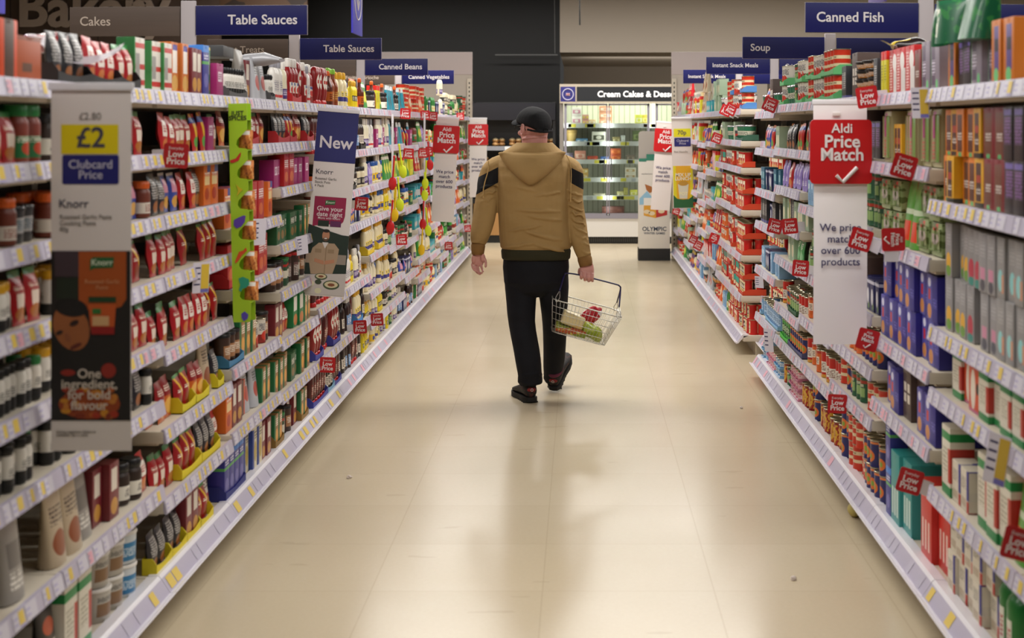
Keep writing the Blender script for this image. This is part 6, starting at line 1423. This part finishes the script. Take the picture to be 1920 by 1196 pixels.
RD, YL, YG = 'b8141a', 'd8b010', 'c4d020'
for px, py, c_, l, tl in ((749, 322, YG, 'lime yellow hanging spoon, topmost on the nearer strip', -8), (740, 344, RD, 'red hanging spoon, upper one on the nearer strip', 4), (747, 384, YG, 'lime yellow hanging spoon, middle of the nearer strip', -4), (743, 403, YL, 'golden yellow hanging spoon, low on the nearer strip', 3), (737, 427, RD, 'red hanging spoon, lowest on the nearer strip', 5)):
    spoon(px, py, 10.9, c_, l, tl)
for px, py, c_, l, tl in ((803, 309, RD, 'red hanging spoon, topmost on the farther strip', -5), (800, 344, YG, 'lime yellow hanging spoon, second on the farther strip', 3), (797, 366, YG, 'lime yellow hanging spoon, third on the farther strip', 0), (795, 420, RD, 'red hanging spoon low on the farther strip', 2), (799, 432, YG, 'lime yellow hanging spoon low on the farther strip', -6), (793, 468, YL, 'golden yellow hanging spoon, lowest on the farther strip', 3)):
    spoon(px, py, 13.1, c_, l, tl)
# ------------------------------------------------------------------ odd packs laid on the top shelves, litter on the floor
def odd(key, px, py, Y, rot, label, sc=(1, 1, 1)):
    o = put(key, at(px, py, Y), rot[2], label, None, True); o.rotation_euler = Euler(rot); o.scale = sc; return o
odd('px', 1795, 78, 4.75, (0, R(8), math.pi + .5), 'dark green bag leaning on the tea cartons, nearer left', (.8, .8, .6))
odd('px', 1836, 76, 4.55, (0, R(-5), math.pi + .1), 'dark green bag standing highest at the top right', (.9, .9, 1.1))
odd('px', 1770, 80, 4.95, (R(-12), R(10), math.pi - .3), 'dark green bag tilted onto the red box, top right', (.7, .7, .55))
bm = bmesh.new(); vs = ball(bm, Vector((0, 0, .03)), .075, .055, .03, u=18, v=10)
for v in vs: v.co.z += .006 * math.sin(50 * v.co.x + 20 * v.co.y); v.co.z = max(v.co.z, .001)
quad(bm, ((-.07, -.04, .03), (-.11, -.035, .05), (-.11, .035, .055), (-.07, .04, .035)))
tag(obj('sweet_bag', finish(bm, 'sweet_bag', pack('choc_bag', '1c1314', [('o', .4, .6, .15, .3, 'b8a030'), ('t', .2, .8, .2, .5, 'b8b0a8')], .25), 60), None, at(1706, 101, 5.85) + Vector((0, 0, .0))), 'black sweet bag lying on top of the red and white cartons', 'bag')
bm = bmesh.new(); vs = ball(bm, Vector((0, 0, .03)), .085, .11, .03, u=18, v=10)
for v in vs: v.co.z += .008 * math.sin(45 * v.co.x + 30 * v.co.y); v.co.z = max(v.co.z, .001)
tag(obj('foil_bag', finish(bm, 'foil_bag', pack('red_foil', '8c1018', [('p', 4.0, .58, 'd8c8c8')], .2), 60), None, at(150, 88, 4.55) + Vector((-.1, 0, -.02)), (0, 0, .4)), 'shiny dark red foil bag lying on the top left packets', 'bag')
bm = bmesh.new()
for k in range(8):
    a, b = k / 8, (k + 1) / 8; f = lambda q: (.22 * q - .0, .0, .05 * (2 * q - 1) ** 2 - .02 * q)
    p, q = f(a), f(b)
    quad(bm, ((p[0], -.07, p[2] + .02), (q[0], -.07, q[2] + .02), (q[0], .07, q[2] + .05), (p[0], .07, p[2] + .05)))
bmesh.ops.solidify(bm, geom=bm.faces[:], thickness=.003)
tag(obj('card_flap', finish(bm, 'card_flap', M('cfc8d0', .3), 60), None, at(112, 128, 4.35) + Vector((-.05, 0, 0)), (0, 0, .2)), 'curled white card flap across the black trays, top left', 'card')
tag(obj('lid_box', carton('lid_box', .24, .16, .045, M('3a3c3e', .5))[0], None, at(433, 108, 6.3) + Vector((-.09, 0, 0)), (0, 0, .05)), 'flat dark grey box lying on the spice jars, top left', 'box')
bm = bmesh.new(); tube(bm, [(0, -.12, .03), (0, -.04, .035), (0, .06, .03), (0, .12, .034)], [(.008, .03), (.03, .04), (.028, .036), (.006, .03)], 12)
tag(obj('silver_pouch', finish(bm, 'silver_pouch', M('a9a9ae', .35, .2), 60), None, at(516, 126, 6.75) + Vector((-.08, 0, 0)), (0, 0, 1.3)), 'silver pouch lying across the sauce packs, top left', 'pouch')
for px, py, s, l in ((655, 897, .022, 'tiny white paper scrap on the floor, left foreground'), (1390, 766, .018, 'tiny pale scrap on the floor right of centre'), (1488, 1088, .022, 'tiny pinkish white scrap on the floor, right foreground')):
    Yf = EYE * FPX / (py - VY); p = at(px, py, Yf); bm = bmesh.new(); vs = ball(bm, Vector((0, 0, s * .35)), s * .6, s * .4, s * .4, u=8, v=6)
    for v in vs: v.co += Vector((rb.uniform(-1, 1), rb.uniform(-1, 1), 0)) * s * .12; v.co.z = max(0, v.co.z)
    tag(obj('paper_scrap', finish(bm, 'paper_scrap', M('d0c4bc', .7), 0), None, (p.x, Yf, 0)), l, 'litter', 'scraps on the floor')
bm = bmesh.new(); vs = ball(bm, Vector((0, 0, .03)), .03, .045, .03, u=10, v=8)
tag(obj('fallen_packet', finish(bm, 'fallen_packet', M('b8a860', .6), 60), None, (1.16, 6.45, 0)), 'small yellowish packet fallen under the right base shelf', 'packet')
